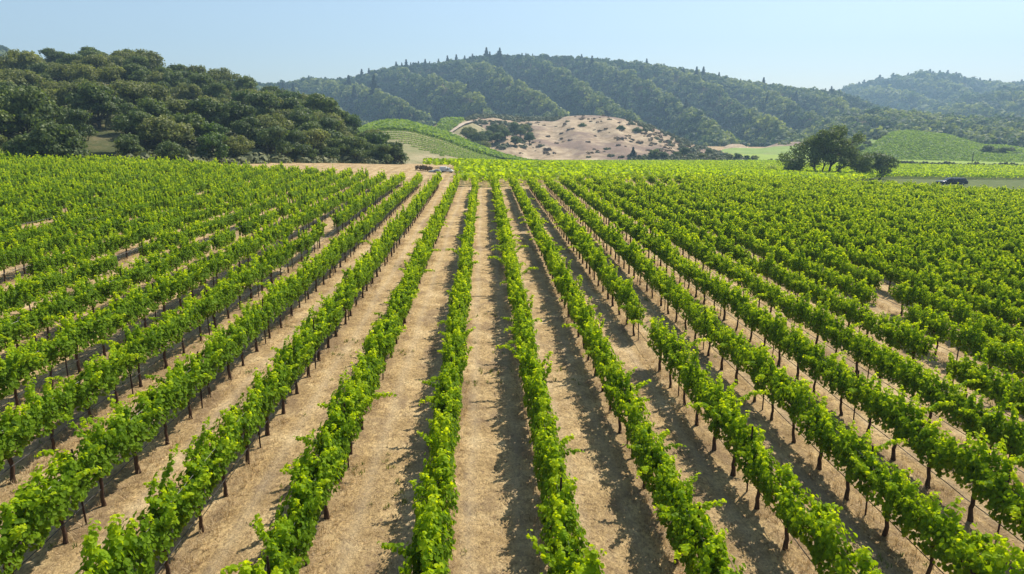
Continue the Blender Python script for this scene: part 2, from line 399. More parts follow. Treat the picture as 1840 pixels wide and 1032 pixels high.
WR = [(-260, 150), (-160, 142), (-80, 140), (0, 143), (60, 139), (110, 136), (170, 130), (240, 131), (290, 149), (340, 164), (370, 162), (420, 175), (480, 191), (540, 211), (580, 228), (620, 246), (660, 266), (690, 283), (712, 297), (730, 300)]
M['understory'] = soil('woodland_understory', [(.3, (.05, .06, .025)), (.5, (.09, .10, .04)), (.7, (.20, .16, .085))], .14)
h_wood = Hill('hill', M['understory'], WR, [(-260, 300), (200, 290), (400, 260), (600, 215), (730, 178)], [(-260, 116), (0, 118), (300, 121), (520, 135), (600, 150), (730, 162)], 'steep ground under the woods on the left', seed=12, rough=1.0, shape=1.25, spur=0, spw=110, slant=-80)

# ---------------------------------------------------------------- vineyard block
SP = 2.44; X0 = -.42 * SP; VS = 1.52
EDGE = [(-140, 104), (-69, 103.8), (-54, 104), (-32, 100), (-12.6, 94.5), (-2.8, 91.8), (0, 91.4), (10.4, 99.4), (29.4, 110.4), (51, 119), (70, 118), (83, 115), (100, 112), (160, 106)]
def edge(x): return np.interp(x, *zip(*EDGE))

def vine_shape(seed, full=True, vigor=1.):
    rng = R(seed); C = []; N = []; rn = []; sz = []
    ns = int(17 * vigor); tubes = []
    top = 1 + .22 * np.sin(np.linspace(0, 6.28, 9) + rng.uniform(0, 6.28)) + rng.normal(0, .06, 9)
    for k in range(ns):
        y0 = -.76 + 1.52 * (k + rng.random()) / ns
        p = np.array([rng.normal(0, .05), y0, .92 + rng.normal(0, .04)])
        out = rng.random() < .20; hue = rng.normal(0, .10)
        d = np.array([rng.normal(.03, .18) + (rng.choice([-1, 1], p=[.42, .58]) * .55 if out else 0), rng.normal(0, .30), 1.0]); d /= np.linalg.norm(d)
        L = rng.uniform(.55, 1.0) * np.interp(y0, np.linspace(-.76, .76, 9), top)
        if rng.random() < .22: L *= 1.3
        st = .06; pts = [p.copy()]; n = int(L / st)
        for i in range(n):
            f = i / n
            d = d + np.array([rng.normal(0, .08), rng.normal(0, .09), -.10 * f * (1.5 if out else .4)]) + np.array([-.22 * p[0], 0, 0]) * (0 if out else 1)
            d /= np.linalg.norm(d); p = p + d * st; pts.append(p.copy())
            for _ in range(5 if f < .8 else 4):
                o = rng.normal(size=3) * [1, 1, .6]; o /= np.linalg.norm(o)
                c = p + o * rng.uniform(.03, .105) * (1.15 - .5 * f)
                C.append(c); N.append(o * .75 + np.array([np.sign(c[0]) * .25, 0, .6]) + rng.normal(0, .3, 3))
                rn.append(np.clip(.32 + hue + .75 * max(0, f - .35) + rng.normal(0, .09), 0, 1)); sz.append(rng.uniform(.062, .098) * (1 - .4 * max(0, f - .7) / .3))
        tubes.append(np.array(pts[::3]))
    nf = int(820 * vigor)
    y = rng.uniform(-.80, .80, nf); z = .72 + .84 * rng.beta(1.2, 1.4, nf)
    lump = .45 + 1.05 * vnoise(y * 3.2 + seed * 7.7, z * 2.6 + seed, seed)
    hw = .27 * lump * (1 - .3 * np.abs((z - 1.2) / .5) ** 2)
    sd = rng.choice([-1, 1], nf); x = sd * hw * rng.uniform(.6, 1.05, nf)
    C += list(np.stack([x, y, z], -1)); N += list(np.stack([sd * 1.0, rng.normal(0, .4, nf), rng.normal(.5, .35, nf)], -1))
    rn += list(np.clip(rng.normal(.30, .10, nf), 0, 1)); sz += list(rng.uniform(.065, .10, nf))
    return np.array(C), np.array(N), np.array(rn), np.array(sz), tubes

def vine_foliage_mesh(seed, vigor=1.):
    rng = R(seed + 900)
    C, N, rn, sz, tubes = vine_shape(seed, True, vigor)
    V, q, k = leafquads(C, N, sz * 1.03, rng, fold=True)
    Vs = [V]; Fs = [q]; ms = [0]; rr = [np.repeat(rn, k)]; off = len(V)
    b = MB()
    for t in tubes:
        if len(t) > 2: b.tube(t, np.linspace(.006, .003, len(t)), 3)
    TV = np.concatenate(b.V); Vs.append(TV); rr.append(np.full(len(TV), .7))
    for kk, f in b.F.items(): Fs.append(np.concatenate(f) + off); ms.append(0)
    return mesh('foliage', np.concatenate(Vs), Fs, M['vine'], ms, np.concatenate(rr))

def vine_wood(seed):
    rng = R(seed + 50); t = MB(); z = np.linspace(-.08, .88, 9)
    jx = np.cumsum(rng.normal(0, .012, 9)); jy = np.cumsum(rng.normal(0, .02, 9)); jx -= jx[-1] * (z - z[0]) / (z[-1] - z[0]) * .7; jy -= jy[-1] * (z - z[0]) / (z[-1] - z[0]) * .7
    t.tube(np.stack([jx, jy, z], -1), np.array([.075, .055, .046, .042, .040, .040, .043, .05, .06]) * rng.uniform(.85, 1.15), 8)
    tm = t.mesh('trunk', M['vbark'], True)
    c = MB()
    for s in (-1, 1):
        y = np.linspace(0, .74 * s, 8); zz = .86 + .07 * np.minimum(1, np.abs(y) / .2) + rng.normal(0, .008, 8); xx = jx[-1] * np.exp(-np.abs(y) * 5) + rng.normal(0, .008, 8)
        c.tube(np.stack([xx, y, zz], -1), np.linspace(.04, .02, 8), 6)
        for yy in y[2:]: c.tube([(0, yy, .92), (rng.normal(0, .02), yy + rng.normal(0, .02), 1.0)], [.016, .012], 5)
    return tm, c.mesh('cordon', M['vbark'], True)

NV = 9
FOL = [vine_foliage_mesh(i + 1, [1, 1.05, .95, 1.1, 1, .9, 1.0, .82, .45][i]) for i in range(NV)]
WOOD = [vine_wood(i) for i in range(5)]

# gaps seen in the rows: (row index, y0, y1)
GAPS = [(-4, 46, 50.6), (3, 24.6, 26.6), (-8, 27, 31.5), (-9, 25.5, 28.5), (9, 95, 104), (10, 93, 103), (11, 96, 104), (12, 98, 104), (-17, 60, 63), (-7, 33.5, 36), (8, 29, 31), (9, 33, 35), (-6, 39.5, 41), (-16, 40, 42)]
def weak(k, y): return (k, y) and vnoise(k * 3.7 + 11, y * .35, 77) < .10
vines = []
rg = R(4)
for k in range(-52, 72):
    x = X0 + k * SP
    for j in range(0, 90):
        y = 6.5 + j * VS + (k * .37 % 1) * VS
        xx = x + rg.normal(0, .02); yy = y + rg.normal(0, .06); a = rg.random(4)
        if yy > edge(x) or any(g[0] == k and g[1] < yy < g[2] for g in GAPS): continue
        if a[3] < .008: continue
        z = float(H(xx, yy)); px, py, d = project((xx, yy, z + 1.2))
        _, pyt, dt = project((xx, yy, z + 2.0))
        if px < -420 or px > 2300 or pyt > 1350 or dt < 4: continue
        vines.append((d, k, xx, yy, z, a, px, py))
vines.sort(key=lambda v: v[0])
inview = [v for v in vines if -25 < v[6] < 1865 and project((v[2], v[3], v[4] + 1.9))[1] < 1032]
near = inview[:300]; nearset = {(v[1], v[3]) for v in near}
rest = [v for v in vines if (v[1], v[3]) not in nearset]

ORD = "first second third fourth fifth sixth seventh eighth ninth tenth eleventh twelfth thirteenth fourteenth fifteenth sixteenth seventeenth eighteenth nineteenth twentieth".split()
TENS = {20: 'twenty', 30: 'thirty', 40: 'forty', 50: 'fifty', 60: 'sixty', 70: 'seventy', 80: 'eighty', 90: 'ninety'}
TTH = {30: 'thirtieth', 40: 'fortieth', 50: 'fiftieth', 60: 'sixtieth', 70: 'seventieth', 80: 'eightieth', 90: 'ninetieth'}
def ordn(i):
    if i <= 20: return ORD[i - 1]
    t, u = i // 10 * 10, i % 10
    return TTH[t] if u == 0 else TENS[t] + '-' + ORD[u - 1]
def rowname(k): return (ordn(-k + 1) + ' row left') if k <= 0 else (ordn(k) + ' row right')

cnt = {}
for v in sorted(near, key=lambda v: v[3]):
    d, k, x, y, z, a, px, py = v
    cnt[k] = cnt.get(k, 0) + 1
    wk = weak(k, y)
    fi = 8 if wk and a[0] < .6 else (7 if wk else int(a[0] * 7.99) % 8)
    flip = math.pi if a[1] < .5 else 0
    r = empty('grapevine', (x, y, z), flip, (.95 + .2 * a[2], 1.0, .90 + .20 * a[0] * a[2] + .1 * a[3]))
    look = 'sparse' if fi == 8 else 'leafy'
    tag(r, f'{look} grapevine, {ordn(cnt[k])} from the near end of {rowname(k)} of the centre aisle', 'grapevine', 'grapevines in the near rows')
    t_, c_ = WOOD[int(a[3] * 1000) % 5]
    link('trunk', t_, r); link('cordon', c_, r); link('foliage', FOL[fi], r)

# every further vine of the block, in one object
def far_templates(n, lod):
    out = []
    for s in range(n):
        rng = R(400 + s + 50 * lod); C, N, rn, sz, tb = vine_shape(60 + s + 20 * lod, True, [1, .95, 1.05, .9, 1.0, .85][s % 6])
        m = [1500, 850, 450][lod]; idx = rng.permutation(len(C))[:m]
        sc = [1.35, 1.7, 2.2][lod]
        V, q, k = leafquads(C[idx], N[idx], sz[idx] * sc, rng, fold=(lod == 0))
        w_ = MB(); w_.tube([(0, 0, -.1), (.01, .02, .45), (0, 0, .95)], [.055, .042, .05], 4)
        Vw = w_.V[0]; fw = w_.F[(4, 0)][0]
        out.append((np.concatenate([V, Vw]), q, fw[:12] + len(V), np.concatenate([np.repeat(rn[idx], k), np.zeros(len(Vw))])))
    return out
VV = []; FQ = []; FW = []; RR = []; off = 0
for lod, sel in enumerate(([v for v in rest if v[0] < 58], [v for v in rest if 58 <= v[0] < 85], [v for v in rest if v[0] >= 85])):
    tp = far_templates(6, lod)
    for ti in range(6):
        vs = [v for i, v in enumerate(sel) if int(v[5][0] * 997) % 6 == ti]
        if not vs: continue
        V, q, fw, rn = tp[ti]; n = len(vs)
        p = np.array([(v[2], v[3], v[4]) for v in vs]); s = np.array([(.90 + .24 * v[5][1]) * (.93 if v[2] < -8 else 1) * (.72 if weak(v[1], v[3]) else 1) for v in vs]); fl = np.array([1 if v[5][2] < .5 else -1 for v in vs])
        W = np.stack([V[None, :, 0] * fl[:, None] * (s * np.where(p[:, 0] < 0, .86, 1.06))[:, None], V[None, :, 1] * fl[:, None], V[None, :, 2] * s[:, None]], -1) + p[:, None]
        o_ = off + np.arange(n)[:, None, None] * len(V)
        VV.append(W.reshape(-1, 3)); FQ.append((q[None] + o_).reshape(-1, 4)); FW.append((fw[None] + o_).reshape(-1, 4))
        rv = rn[None] + np.array([(v[5][3] - .5) * .22 for v in vs])[:, None]
        RR.append(np.clip(rv, 0, 1).ravel()); off += n * len(V)
o = link('vineyard', mesh('vineyard', np.concatenate(VV), [np.concatenate(FQ), np.concatenate(FW)], [M['vine_far'], M['vbark']], [0, 1], np.concatenate(RR)))
tag(o, 'dense bright green vine rows filling the field beyond the nearest vines', 'vineyard', kind='stuff')

# stakes, hoses, wires
def stake_mesh():
    b = MB(); h = 1.74
    # T section post with studs
    b.box((-.02, -.004, -.2), (.02, .004, h)); b.box((-.004, .004, -.2), (.004, .03, h))
    for z in np.arange(.3, h - .05, .12): b.box((-.006, -.012, z), (.006, -.004, z + .02))
    return b.mesh('stake', M['rust'])
SM = stake_mesh(); stakes = []
for k in range(-52, 72):
    x = X0 + k * SP
    for j in range(0, 30):
        y = 6.5 + (k * .37 % 1) * VS + (j * 4 + (k * 7) % 4) * VS + VS * .5
        if y > edge(x): continue
        z = float(H(x, y)); px, py, d = project((x, y, z + 1)); pt = project((x, y, z + 1.98))
        if -40 < px < 1880 and pt[1] < 1040: stakes.append((d, k, x, y, z))
stakes.sort(key=lambda s: s[0])
cnt = {}
for d, k, x, y, z in sorted(stakes[:300], key=lambda s: s[3]):
    cnt[k] = cnt.get(k, 0) + 1
    o = link('stake', SM, None, (x + .05, y, z)); o.rotation_euler = (math.radians(vnoise(k * 5.1, y, 3) * 4 - 2), math.radians(vnoise(k * 5.1, y, 6) * 4 - 2), 0)
    tag(o, f'rusty metal stake, {ordn(cnt[k])} from the near end of {rowname(k)} of the centre aisle', 'stake', 'metal stakes along the vine rows')
for k in range(-12, 13):
    x = X0 + k * SP; ys = np.arange(5, 66, .76)
    b = MB(); zz = H(x, ys)
    b.tube(np.stack([x + .03 + 0 * ys, ys, zz + .46 - .035 * np.abs(np.sin(ys * math.pi / VS / 1)) + .01 * np.sin(ys * 3)], -1), .011, 5)
    tag(link('drip_hose', b.mesh('drip_hose', M['hose'])), f'dark drip hose strung low along the {rowname(k)} of the centre aisle', 'hose', 'drip hoses under the vine rows')
    b = MB(); b.tube(np.stack([x + .02 + 0 * ys, ys, zz + 1.35], -1), .004, 4)
    tag(link('trellis_wire', b.mesh('trellis_wire', M['wire'])), f'thin steel wire through the leaves of the {rowname(k)} of the centre aisle', 'wire', 'trellis wires in the vine rows')

# ---------------------------------------------------------------- straw and weeds on the near ground
def tufts(name, n, m, label, area, hgt, lean, sel=None, seed=0, per=6, wd=.006, cat='grass'):
    rng = R(seed); x = rng.uniform(area[0], area[1], n); y = area[2] + (area[3] - area[2]) * rng.random(n) ** 1.5
    if sel is not None: kp = sel(x, y, rng); x, y = x[kp], y[kp]
    px, py, d = project(np.stack([x, y, H(x, y)], -1)); kp = (px > -60) & (px < 1900) & (py < 1080); x, y = x[kp], y[kp]
    n = len(x); X = np.repeat(x, per) + rng.normal(0, .035, n * per); Y = np.repeat(y, per) + rng.normal(0, .035, n * per); Z = H(X, Y) + micro(X, Y) - .01
    a = rng.uniform(0, 2 * math.pi, n * per); h = rng.uniform(.5, 1.2, n * per) * hgt; l = rng.uniform(.2, 1.2, n * per) * lean
    D = np.stack([np.cos(a), np.sin(a), 0 * a], -1); Sd = np.stack([-np.sin(a), np.cos(a), 0 * a], -1) * wd
    B = np.stack([X, Y, Z], -1); Mi = B + D * (l * .35)[:, None] + [0, 0, 1] * (h * .65)[:, None]; T = B + D * l[:, None] + [0, 0, 1] * h[:, None]
    V = np.stack([B - Sd, B + Sd, Mi + Sd * .8, Mi - Sd * .8, T + Sd * .3, T - Sd * .3], 1).reshape(-1, 3)
    b = np.arange(n * per)[:, None] * 6; q = np.concatenate([b + [[0, 1, 2, 3]], b + [[3, 2, 4, 5]]])
    tag(link(name, mesh(name, V, [q], m, None, np.repeat(np.clip(rng.normal(.5, .25, n * per), 0, 1), 6))), label, cat, kind='stuff')
def off_row(x): return np.abs(((x - X0) / SP + .5) % 1 - .5) * SP
tufts('dry_grass', 42000, M['straw'], 'short flattened straw lying between the rows', (-26, 30, 9, 44), .035, .13, None, 1, 6, .0045)
tufts('dry_grass', 38000, M['straw'], 'taller dry grass standing under the vines', (-26, 30, 9, 50), .16, .12, lambda x, y, r: (off_row(x) < .28 + .2 * vnoise(x, y, 4)) & (vnoise(x * .6, y * .5, 21) > .42), 2, 7, .005)
tufts('weeds', 16000, M['weed'], 'scattered green weeds on the dry ground', (-26, 30, 9, 60), .10, .08, lambda x, y, r: vnoise(x * .45, y * .4, 31) * .6 + vnoise(x * 1.9, y * 1.7, 33) * .5 > .78, 3, 7, .011)

# ---------------------------------------------------------------- further vineyards (stuff)
def canopy(name, XY, m, label, size=.5, per=12, wid=.45, hgt=(.8, 1.8), seed=0, zf=H, across=False):
    rng = R(seed); n = len(XY); x = np.repeat(XY[:, 0], per); y = np.repeat(XY[:, 1], per); z = np.repeat(zf(XY[:, 0], XY[:, 1]) if XY.shape[1] == 2 else XY[:, 2], per)
    dx = rng.normal(0, wid * .5, n * per); dy = rng.uniform(-.7, .7, n * per); dz = rng.uniform(*hgt, n * per)
    dx, dy = (dy, dx) if across else (dx, dy)
    C = np.stack([x + dx, y + dy, z + dz], -1); N = np.stack([dx * 1.2 + rng.normal(0, .4, n * per), rng.normal(0, .5, n * per), .7 + rng.normal(0, .3, n * per)], -1)
    V, q, k = leafquads(C, N, rng.uniform(.7, 1.3, n * per) * size, rng)
    rn = np.clip(np.repeat(rng.normal(.5, .07, n), per) + rng.normal(0, .08, n * per), 0, 1)
    tag(link(name, mesh(name, V, [q], m, None, np.repeat(rn, k))), label, 'vineyard', kind='stuff')
pts = []
for y in np.arange(96, 335, 2.44):
    x = np.arange(-30, 330, 1.3); y_ = np.full_like(x, y)
    px, py, d = project(np.stack([x, y_, H(x, y_)], -1))
    lo = np.interp(px, [760, 815, 835, 900, 1400, 1560, 1600, 1840, 2000], [303, 303, 345, 350, 350, 326, 322, 324, 327])   # nearest edge
    hi = np.interp(px, [760, 860, 1000, 1400, 1440, 1840, 2000], [298, 294, 291, 290.5, 296, 300, 302]) + 4
    kp = (px > 762) & (px < 2000) & (py < lo) & (py > hi) & (y > edge(x) + 3.5)
    pts.append(np.stack([x, y_], -1)[kp])
pts = np.concatenate(pts)
canopy('vineyard', pts, M['vine_far'], 'smooth bright green vineyard on the flat valley floor beyond', .42, 24, .9, (.7, 1.75), 7, across=True)

def tvals(hill, px, y0, y1, n): return [hill.at(px, y)[1] for y in np.linspace(y0, y1, n)]
def hillrows(name, hill, ts, pxr, inside, m, label, size, per, step, seed=3, hgt=(.1, 1.4)):
    P_ = []
    for t in ts:
        px = np.arange(pxr[0], pxr[1], step); p = hill.pos(px, np.full_like(px, t, float)); sx, sy, _ = project(p)
        kp = inside(sx, sy); P_.append(p[kp])
    canopy(name, np.concatenate(P_), m, label, size, per, .3, hgt, seed)
tl = lambda x, y: (y < np.interp(x, [560, 700, 715, 750, 790, 825, 850, 1010], [300, 250, 254, 268, 280, 284, 300, 310]))
hillrows('vineyard', h_terr, tvals(h_terr, 760, 237, 290, 17), (640, 1000), tl, M['hillvine'], 'terraced vine rows striping the hill beside the woods', .30, 7, 1.4, hgt=(.0, .40))
hillrows('vineyard', h_terr, np.linspace(.62, 1.0, 24), (640, 1000), tl, M['hillvine'], 'vine rows on the crest of the terraced hill', .8, 6, 3.0)
hillrows('vineyard', h_plot, np.linspace(.3, 1., 26), (770, 870), lambda x, y: (x > np.interp(y, [212, 240], [795, 778])) & (x < np.interp(y, [214, 244], [838, 800])), M['hillvine'], 'small green vine plot between two dirt tracks', .9, 5, 2.5)
hillrows('vineyard', h_green, np.linspace(.03, 1., 44), (1545, 1960), lambda x, y: (y > np.interp(x, [1540, 1565, 1600], [262, 262, 240])) | (x > 1600), M['hillvine'], 'green vine rows covering the smooth knoll at right', .75, 7, 2.0, hgt=(.1, .9))

def ribbon(name, hill, line, wpx, m, label):
    L = np.array(line, float); s = np.linspace(0, len(L) - 1, 40); X = np.interp(s, range(len(L)), L[:, 0]); Y = np.interp(s, range(len(L)), L[:, 1])
    pc = np.array([hill.at(a, b)[0] for a, b in zip(X, Y)]); dd = np.gradient(pc, axis=0); dd[:, 2] = 0; side = np.stack([-dd[:, 1], dd[:, 0], 0 * dd[:, 0]], -1); side = nrm(side) * wpx
    A = pc + side + [0, 0, .45]; B = pc - side + [0, 0, .45]
    n = len(pc); V = np.concatenate([A, B]); i = np.arange(n - 1); q = np.stack([i, i + 1, i + 1 + n, i + n], -1)
    tag(link(name, mesh(name, V, [q], m, smooth=True)), label, 'track', kind='structure')
ribbon('path', h_plot, [(768, 231), (778, 224), (789, 215)], 3.2, M['track'], 'pale dirt track left of the small vine plot')
ribbon('path', h_plot, [(846, 219), (830, 224), (818, 231), (806, 239), (812, 245), (830, 251)], 2.2, M['track'], 'pale dirt track bending around the small vine plot')


# ---------------------------------------------------------------- trees
def broadleaf(seed, h, rad, nlobe, nleaf, ls, m, trunk_h=.25, flat=.55, spread=1., limbs=6):
    """-> (trunk mesh, crown mesh); tapered forking limbs, leaf clumps round lobes at the limb ends"""
    rng = R(seed); cz = h * (trunk_h + (1 - trunk_h) * .5); hz = h * (1 - trunk_h) * .5
    lobes = []
    for i in range(nlobe):
        a = i * 2.4 + rng.normal(0, .3); u = rng.uniform(-.75, .95); rr = math.sqrt(max(0, 1 - u * u * .9)) * rng.uniform(.35, .80)
        lr = rad * rng.uniform(.26, .42)
        lobes.append((np.array([math.cos(a) * rr * rad * spread, math.sin(a) * rr * rad * spread, cz + u * (hz - lr * .55)]), lr))
    lobes.append((np.array([0, 0, cz + hz * .3]), rad * .45))
    b = MB(); fork = np.array([rng.normal(0, .1), rng.normal(0, .1), h * trunk_h])
    tr = h * .035
    b.tube([(0, 0, -.5), (fork[0] * .3, fork[1] * .3, h * trunk_h * .5), fork], [tr * 1.5, tr * 1.05, tr * .95], 8)
    for c, lr in lobes[:limbs * 2]:
        mid = fork * .5 + c * .5 + np.array([rng.normal(0, .06), rng.normal(0, .06), -.05]) * h
        b.tube([fork, fork * .7 + mid * .3 + [0, 0, .02 * h], mid, c], [tr * .6, tr * .5, tr * .33, tr * .12], 6)
        for _ in range(2):
            e = c + nrm(rng.normal(size=3)) * lr * .8; b.tube([mid * .5 + c * .5, e], [tr * .2, tr * .07], 4)
    tm = b.mesh('trunk', M['tbark'], True)
    ws = np.array([l[1] ** 2 for l in lobes]); ws /= ws.sum()
    li = rng.choice(len(lobes), nleaf, p=ws); c = np.array([l[0] for l in lobes])[li]; lr = np.array([l[1] for l in lobes])[li]
    D = nrm(rng.normal(size=(nleaf, 3)) + [0, 0, .35]); low = D[:, 2] < -.3; D[low, 2] *= -.5; D = nrm(D)
    rr = lr * (1 - .5 * rng.random(nleaf) ** 2.2)
    # break each lobe into sub-clumps
    rr = rr * (1 + .28 * np.sin(D[:, 0] * 6 + li) * np.sin(D[:, 1] * 6 + li * 2.1) + .15 * rng.normal(size=nleaf) * .6)
    C = c + D * rr[:, None] * [1, 1, flat + .25]
    N = D + rng.normal(0, .45, (nleaf, 3))
    V, q, k = leafquads(C, N, rng.uniform(.6, 1.35, nleaf) * ls, rng)
    rn = np.clip(.45 + .12 * np.sin(li * 1.7) + rng.normal(0, .2, nleaf), 0, 1)
    return tm, mesh('crown', V, [q], m, None, np.repeat(rn, k))

TREES = [broadleaf(11, 9.5, 5.4, 17, 6500, .36, M['oak'], .20), broadleaf(12, 8.8, 5.0, 14, 6200, .36, M['oak'], .22), broadleaf(13, 10.5, 5.2, 19, 6800, .36, M['oak'], .2),
         broadleaf(14, 9.8, 5.8, 17, 6500, .36, M['olive'], .22), broadleaf(15, 8.6, 5.2, 15, 6000, .36, M['olive'], .25), broadleaf(16, 8.5, 4.4, 14, 5500, .34, M['fresh'], .15)]
KIND = ['dark rounded oak', 'dark broad oak', 'tall dark oak', 'olive green spreading oak', 'pale olive oak', 'fresh green tree']

def place_tree(i, p, sc, rz, label, group, cat='tree', name='oak_tree', lean=0):
    r = empty(name, p, rz, sc); r.rotation_euler[0] = lean
    tag(r, label, cat, group)
    link('trunk', TREES[i][0], r); link('crown', TREES[i][1], r)
    return r

rng = R(21); cand = []
rows_t = [(0.015, 6.4), (.10, 6.6), (.19, 6.8), (.29, 7), (.40, 7.2), (.52, 7.4), (.65, 7.6), (.79, 7.8), (.93, 8), (1.04, 8)]
tiers = []
for ti, (t, sp) in enumerate(rows_t):
    px = -120 + rng.uniform(0, 20); tier = []
    while px < 712:
        p = h_wood.pos(px, t + rng.normal(0, .018)); d = math.hypot(p[0], p[1])
        sx, sy, _ = project(p)
        stp = sp * 1243 / d * rng.uniform(.6, 1.25)
        ok = not (160 < sx < 222 and 250 < sy + 0 < 300 and t < .15) and not (px > 690 and t > .3)
        if ok and d > 60: tier.append((sx, p, d))
        px += stp
    tiers.append(tier)
for ti, tier in enumerate(tiers):
    c = 0
    for sx, p, d in tier:
        a = rng.random(4)
        if sx < 420 and .2 < ti / 10 < .95: i = [0, 1, 2, 3, 3, 4, 4][int(a[0] * 7)]
        elif ti == 0 and 360 < sx < 420: i = 5
        else: i = [0, 1, 2, 0, 2, 1, 3, 5, 4][int(a[0] * 9)]
        if -20 < sx < 1860: c += 1
        if sx < -120: continue
        sc = (.50 + .46 * a[1] ** 1.3) * (.92 if ti == 0 else 1)
        if sx > 600: sc *= .85
        if sx < -20: lab = f'{KIND[i]} cut off at the left edge of the wooded hillside'
        else: lab = f'{KIND[i]}, {ordn(c)} from the left in {ordn(ti + 1)} tier up the wooded hillside'
        place_tree(i, tuple(p - [0, 0, .3]), (sc, sc, sc * (.9 + .2 * a[2])), a[3] * 6.28, lab, 'oaks on the wooded hillside')
    print('tier', ti, len(tier))
# skyline stand of taller trees near the hilltop
# undergrowth along the foot of the woods
def crowns(name, P_, rad, m, label, per, size, seed, flat=.8, cat='forest', kind='stuff', rr=None):
    """many crowns read as one mass: leaf clumps round each centre"""
    rng = R(seed); n = len(P_); r = np.repeat(rad, per); D = nrm(rng.normal(size=(n * per, 3)) + [0, 0, .25]); D[:, 2] = np.where(D[:, 2] < -.35, -D[:, 2], D[:, 2])
    ph = np.repeat(rng.uniform(0, 6.28, n), per)
    rad_ = r * (1 + .22 * np.sin(D[:, 0] * 5 + ph) * np.sin(D[:, 1] * 5 + ph * 1.7)) * (1 - .25 * rng.random(n * per) ** 2)
    C = np.repeat(P_, per, 0) + D * rad_[:, None] * [1, 1, flat]
    N = D + rng.normal(0, .25, (n * per, 3)); V, q, k = leafquads(C, N, rng.uniform(.6, 1.3, n * per) * size * (r / r.mean()), rng)
    base = rng.normal(.45, .2, n) if rr is None else rr
    rn = np.clip(np.repeat(base, per) + rng.normal(0, .13, n * per), 0, 1)
    return tag(link(name, mesh(name, V, [q], m, None, np.repeat(rn, k))), label, cat, kind=kind)
rng = R(5); px = rng.uniform(-120, 715, 1000); t = rng.uniform(0, 1.0, 1000); t[:150] = rng.uniform(-.02, .05, 150); p = h_wood.pos(px, t)
sx, sy, _ = project(p); kp = ~((sx > 140) & (sx < 228) & (sy > 245))
p = p[kp]; crowns('undergrowth', p + [0, 0, .6], rng.uniform(.9, 2.4, len(p)), M['scrub'], 'low scrub growing under the hillside oaks', 90, .5, 6, cat='undergrowth')

def forest(hill, n, label, seed, rad=(2.3, 4.3), per=30, size=2.0, tr=(0.0, 1.12), pxr=None, m='forest'):
    rng = R(seed); a, b = pxr or (max(hill.rx[0], -130), min(hill.rx[-1], 1980))
    px = rng.uniform(a, b, n); t = rng.uniform(*tr, n); p = hill.pos(px, t)
    keep = np.ones(n, bool)
    p = p[keep]; r = rng.uniform(*rad, len(p)) * (1 + .35 * (rng.random(len(p)) < .12))
    patch = fbm(p[:, 0] * .012, p[:, 1] * .012, seed, 4) * .55 + (.85 * (hill.crest(px, t) ** 1.3 - .45) * sstep(1.05, .8, t) if hill.spur else 0)  # random tone patches, plus relief shading painted in: darker gullies, sunlit-looking spur crests
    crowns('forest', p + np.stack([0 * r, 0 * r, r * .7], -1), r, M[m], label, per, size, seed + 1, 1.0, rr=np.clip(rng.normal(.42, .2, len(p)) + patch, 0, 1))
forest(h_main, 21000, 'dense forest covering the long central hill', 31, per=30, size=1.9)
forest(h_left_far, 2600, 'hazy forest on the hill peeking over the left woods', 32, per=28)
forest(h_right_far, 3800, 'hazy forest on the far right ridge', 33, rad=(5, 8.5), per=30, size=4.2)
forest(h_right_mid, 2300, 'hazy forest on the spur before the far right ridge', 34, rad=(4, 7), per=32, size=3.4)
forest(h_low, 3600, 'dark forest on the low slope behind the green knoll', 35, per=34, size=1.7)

# conifers on the skylines
def conifer_mesh(seed, h, r):
    rng = R(seed); n = 620; b = MB(); b.tube([(0, 0, -1), (0, 0, h * .5), (0, 0, h)], [h * .02, h * .014, .02], 5)
    f = rng.random(n) ** .7; z = h * (.10 + .90 * (1 - f)) ; z = h * (.10 + .90 * rng.random(n) ** 1.35); w_ = 1.15 * r * (1 - z / h) ** 1.0 * (.55 + .45 * rng.random(n)) * (1 + .25 * np.sin(z * 9 / h * 3.14))
    a = rng.uniform(0, 6.28, n); C = np.stack([np.cos(a) * w_, np.sin(a) * w_, z - w_ * .25], -1); N = np.stack([np.cos(a) * .5, np.sin(a) * .5, np.ones(n)], -1) + rng.normal(0, .3, (n, 3))
    V, q, k = leafquads(C, N, rng.uniform(.7, 1.3, n) * h * .075, rng)
    TV = b.V[0]; Fs = [q] + [np.concatenate(x) + len(V) for x in b.F.values()]; 
    return mesh('conifer', np.concatenate([V, TV]), Fs, [M['conifer'], M['tbark']], [0] + [1] * (len(Fs) - 1), np.concatenate([np.repeat(np.clip(rng.normal(.5, .2, n), 0, 1), k), np.zeros(len(TV))]))
CON = [conifer_mesh(1, 20, 5.2), conifer_mesh(2, 23, 5.4), conifer_mesh(3, 17, 5.6), conifer_mesh(4, 21, 4.6)]
sky_main = [(555, 1.0), (563, .6), (577, .8), (606, .6), (641, .8), (650, 1.0), (657, .6), (663, .9), (690, .7), (712, 1.0), (722, .8), (730, 1.0), (738, .7), (743, .9), (752, 1.0), (764, 1.0), (772, .7), (788, .9), (804, 1.1), (820, 1.0), (835, .9), (843, .7), (849, .9), (874, 1.2), (880, .9), (898, 1.15), (912, .6), (938, .8), (945, .7), (957, .7), (970, .6), (1045, 1.1), (1062, .6), (1083, .6), (1122, .6), (1150, .7), (1162, 1.0), (1193, .8), (1200, .7), (1215, .6), (1264, 1.0), (1292, .8), (1331, .6), (1372, 1.0), (1388, .6), (1440, .5), (1462, .6), (1494, 1.0), (1502, .8), (1508, .9)]
rng = R(8)
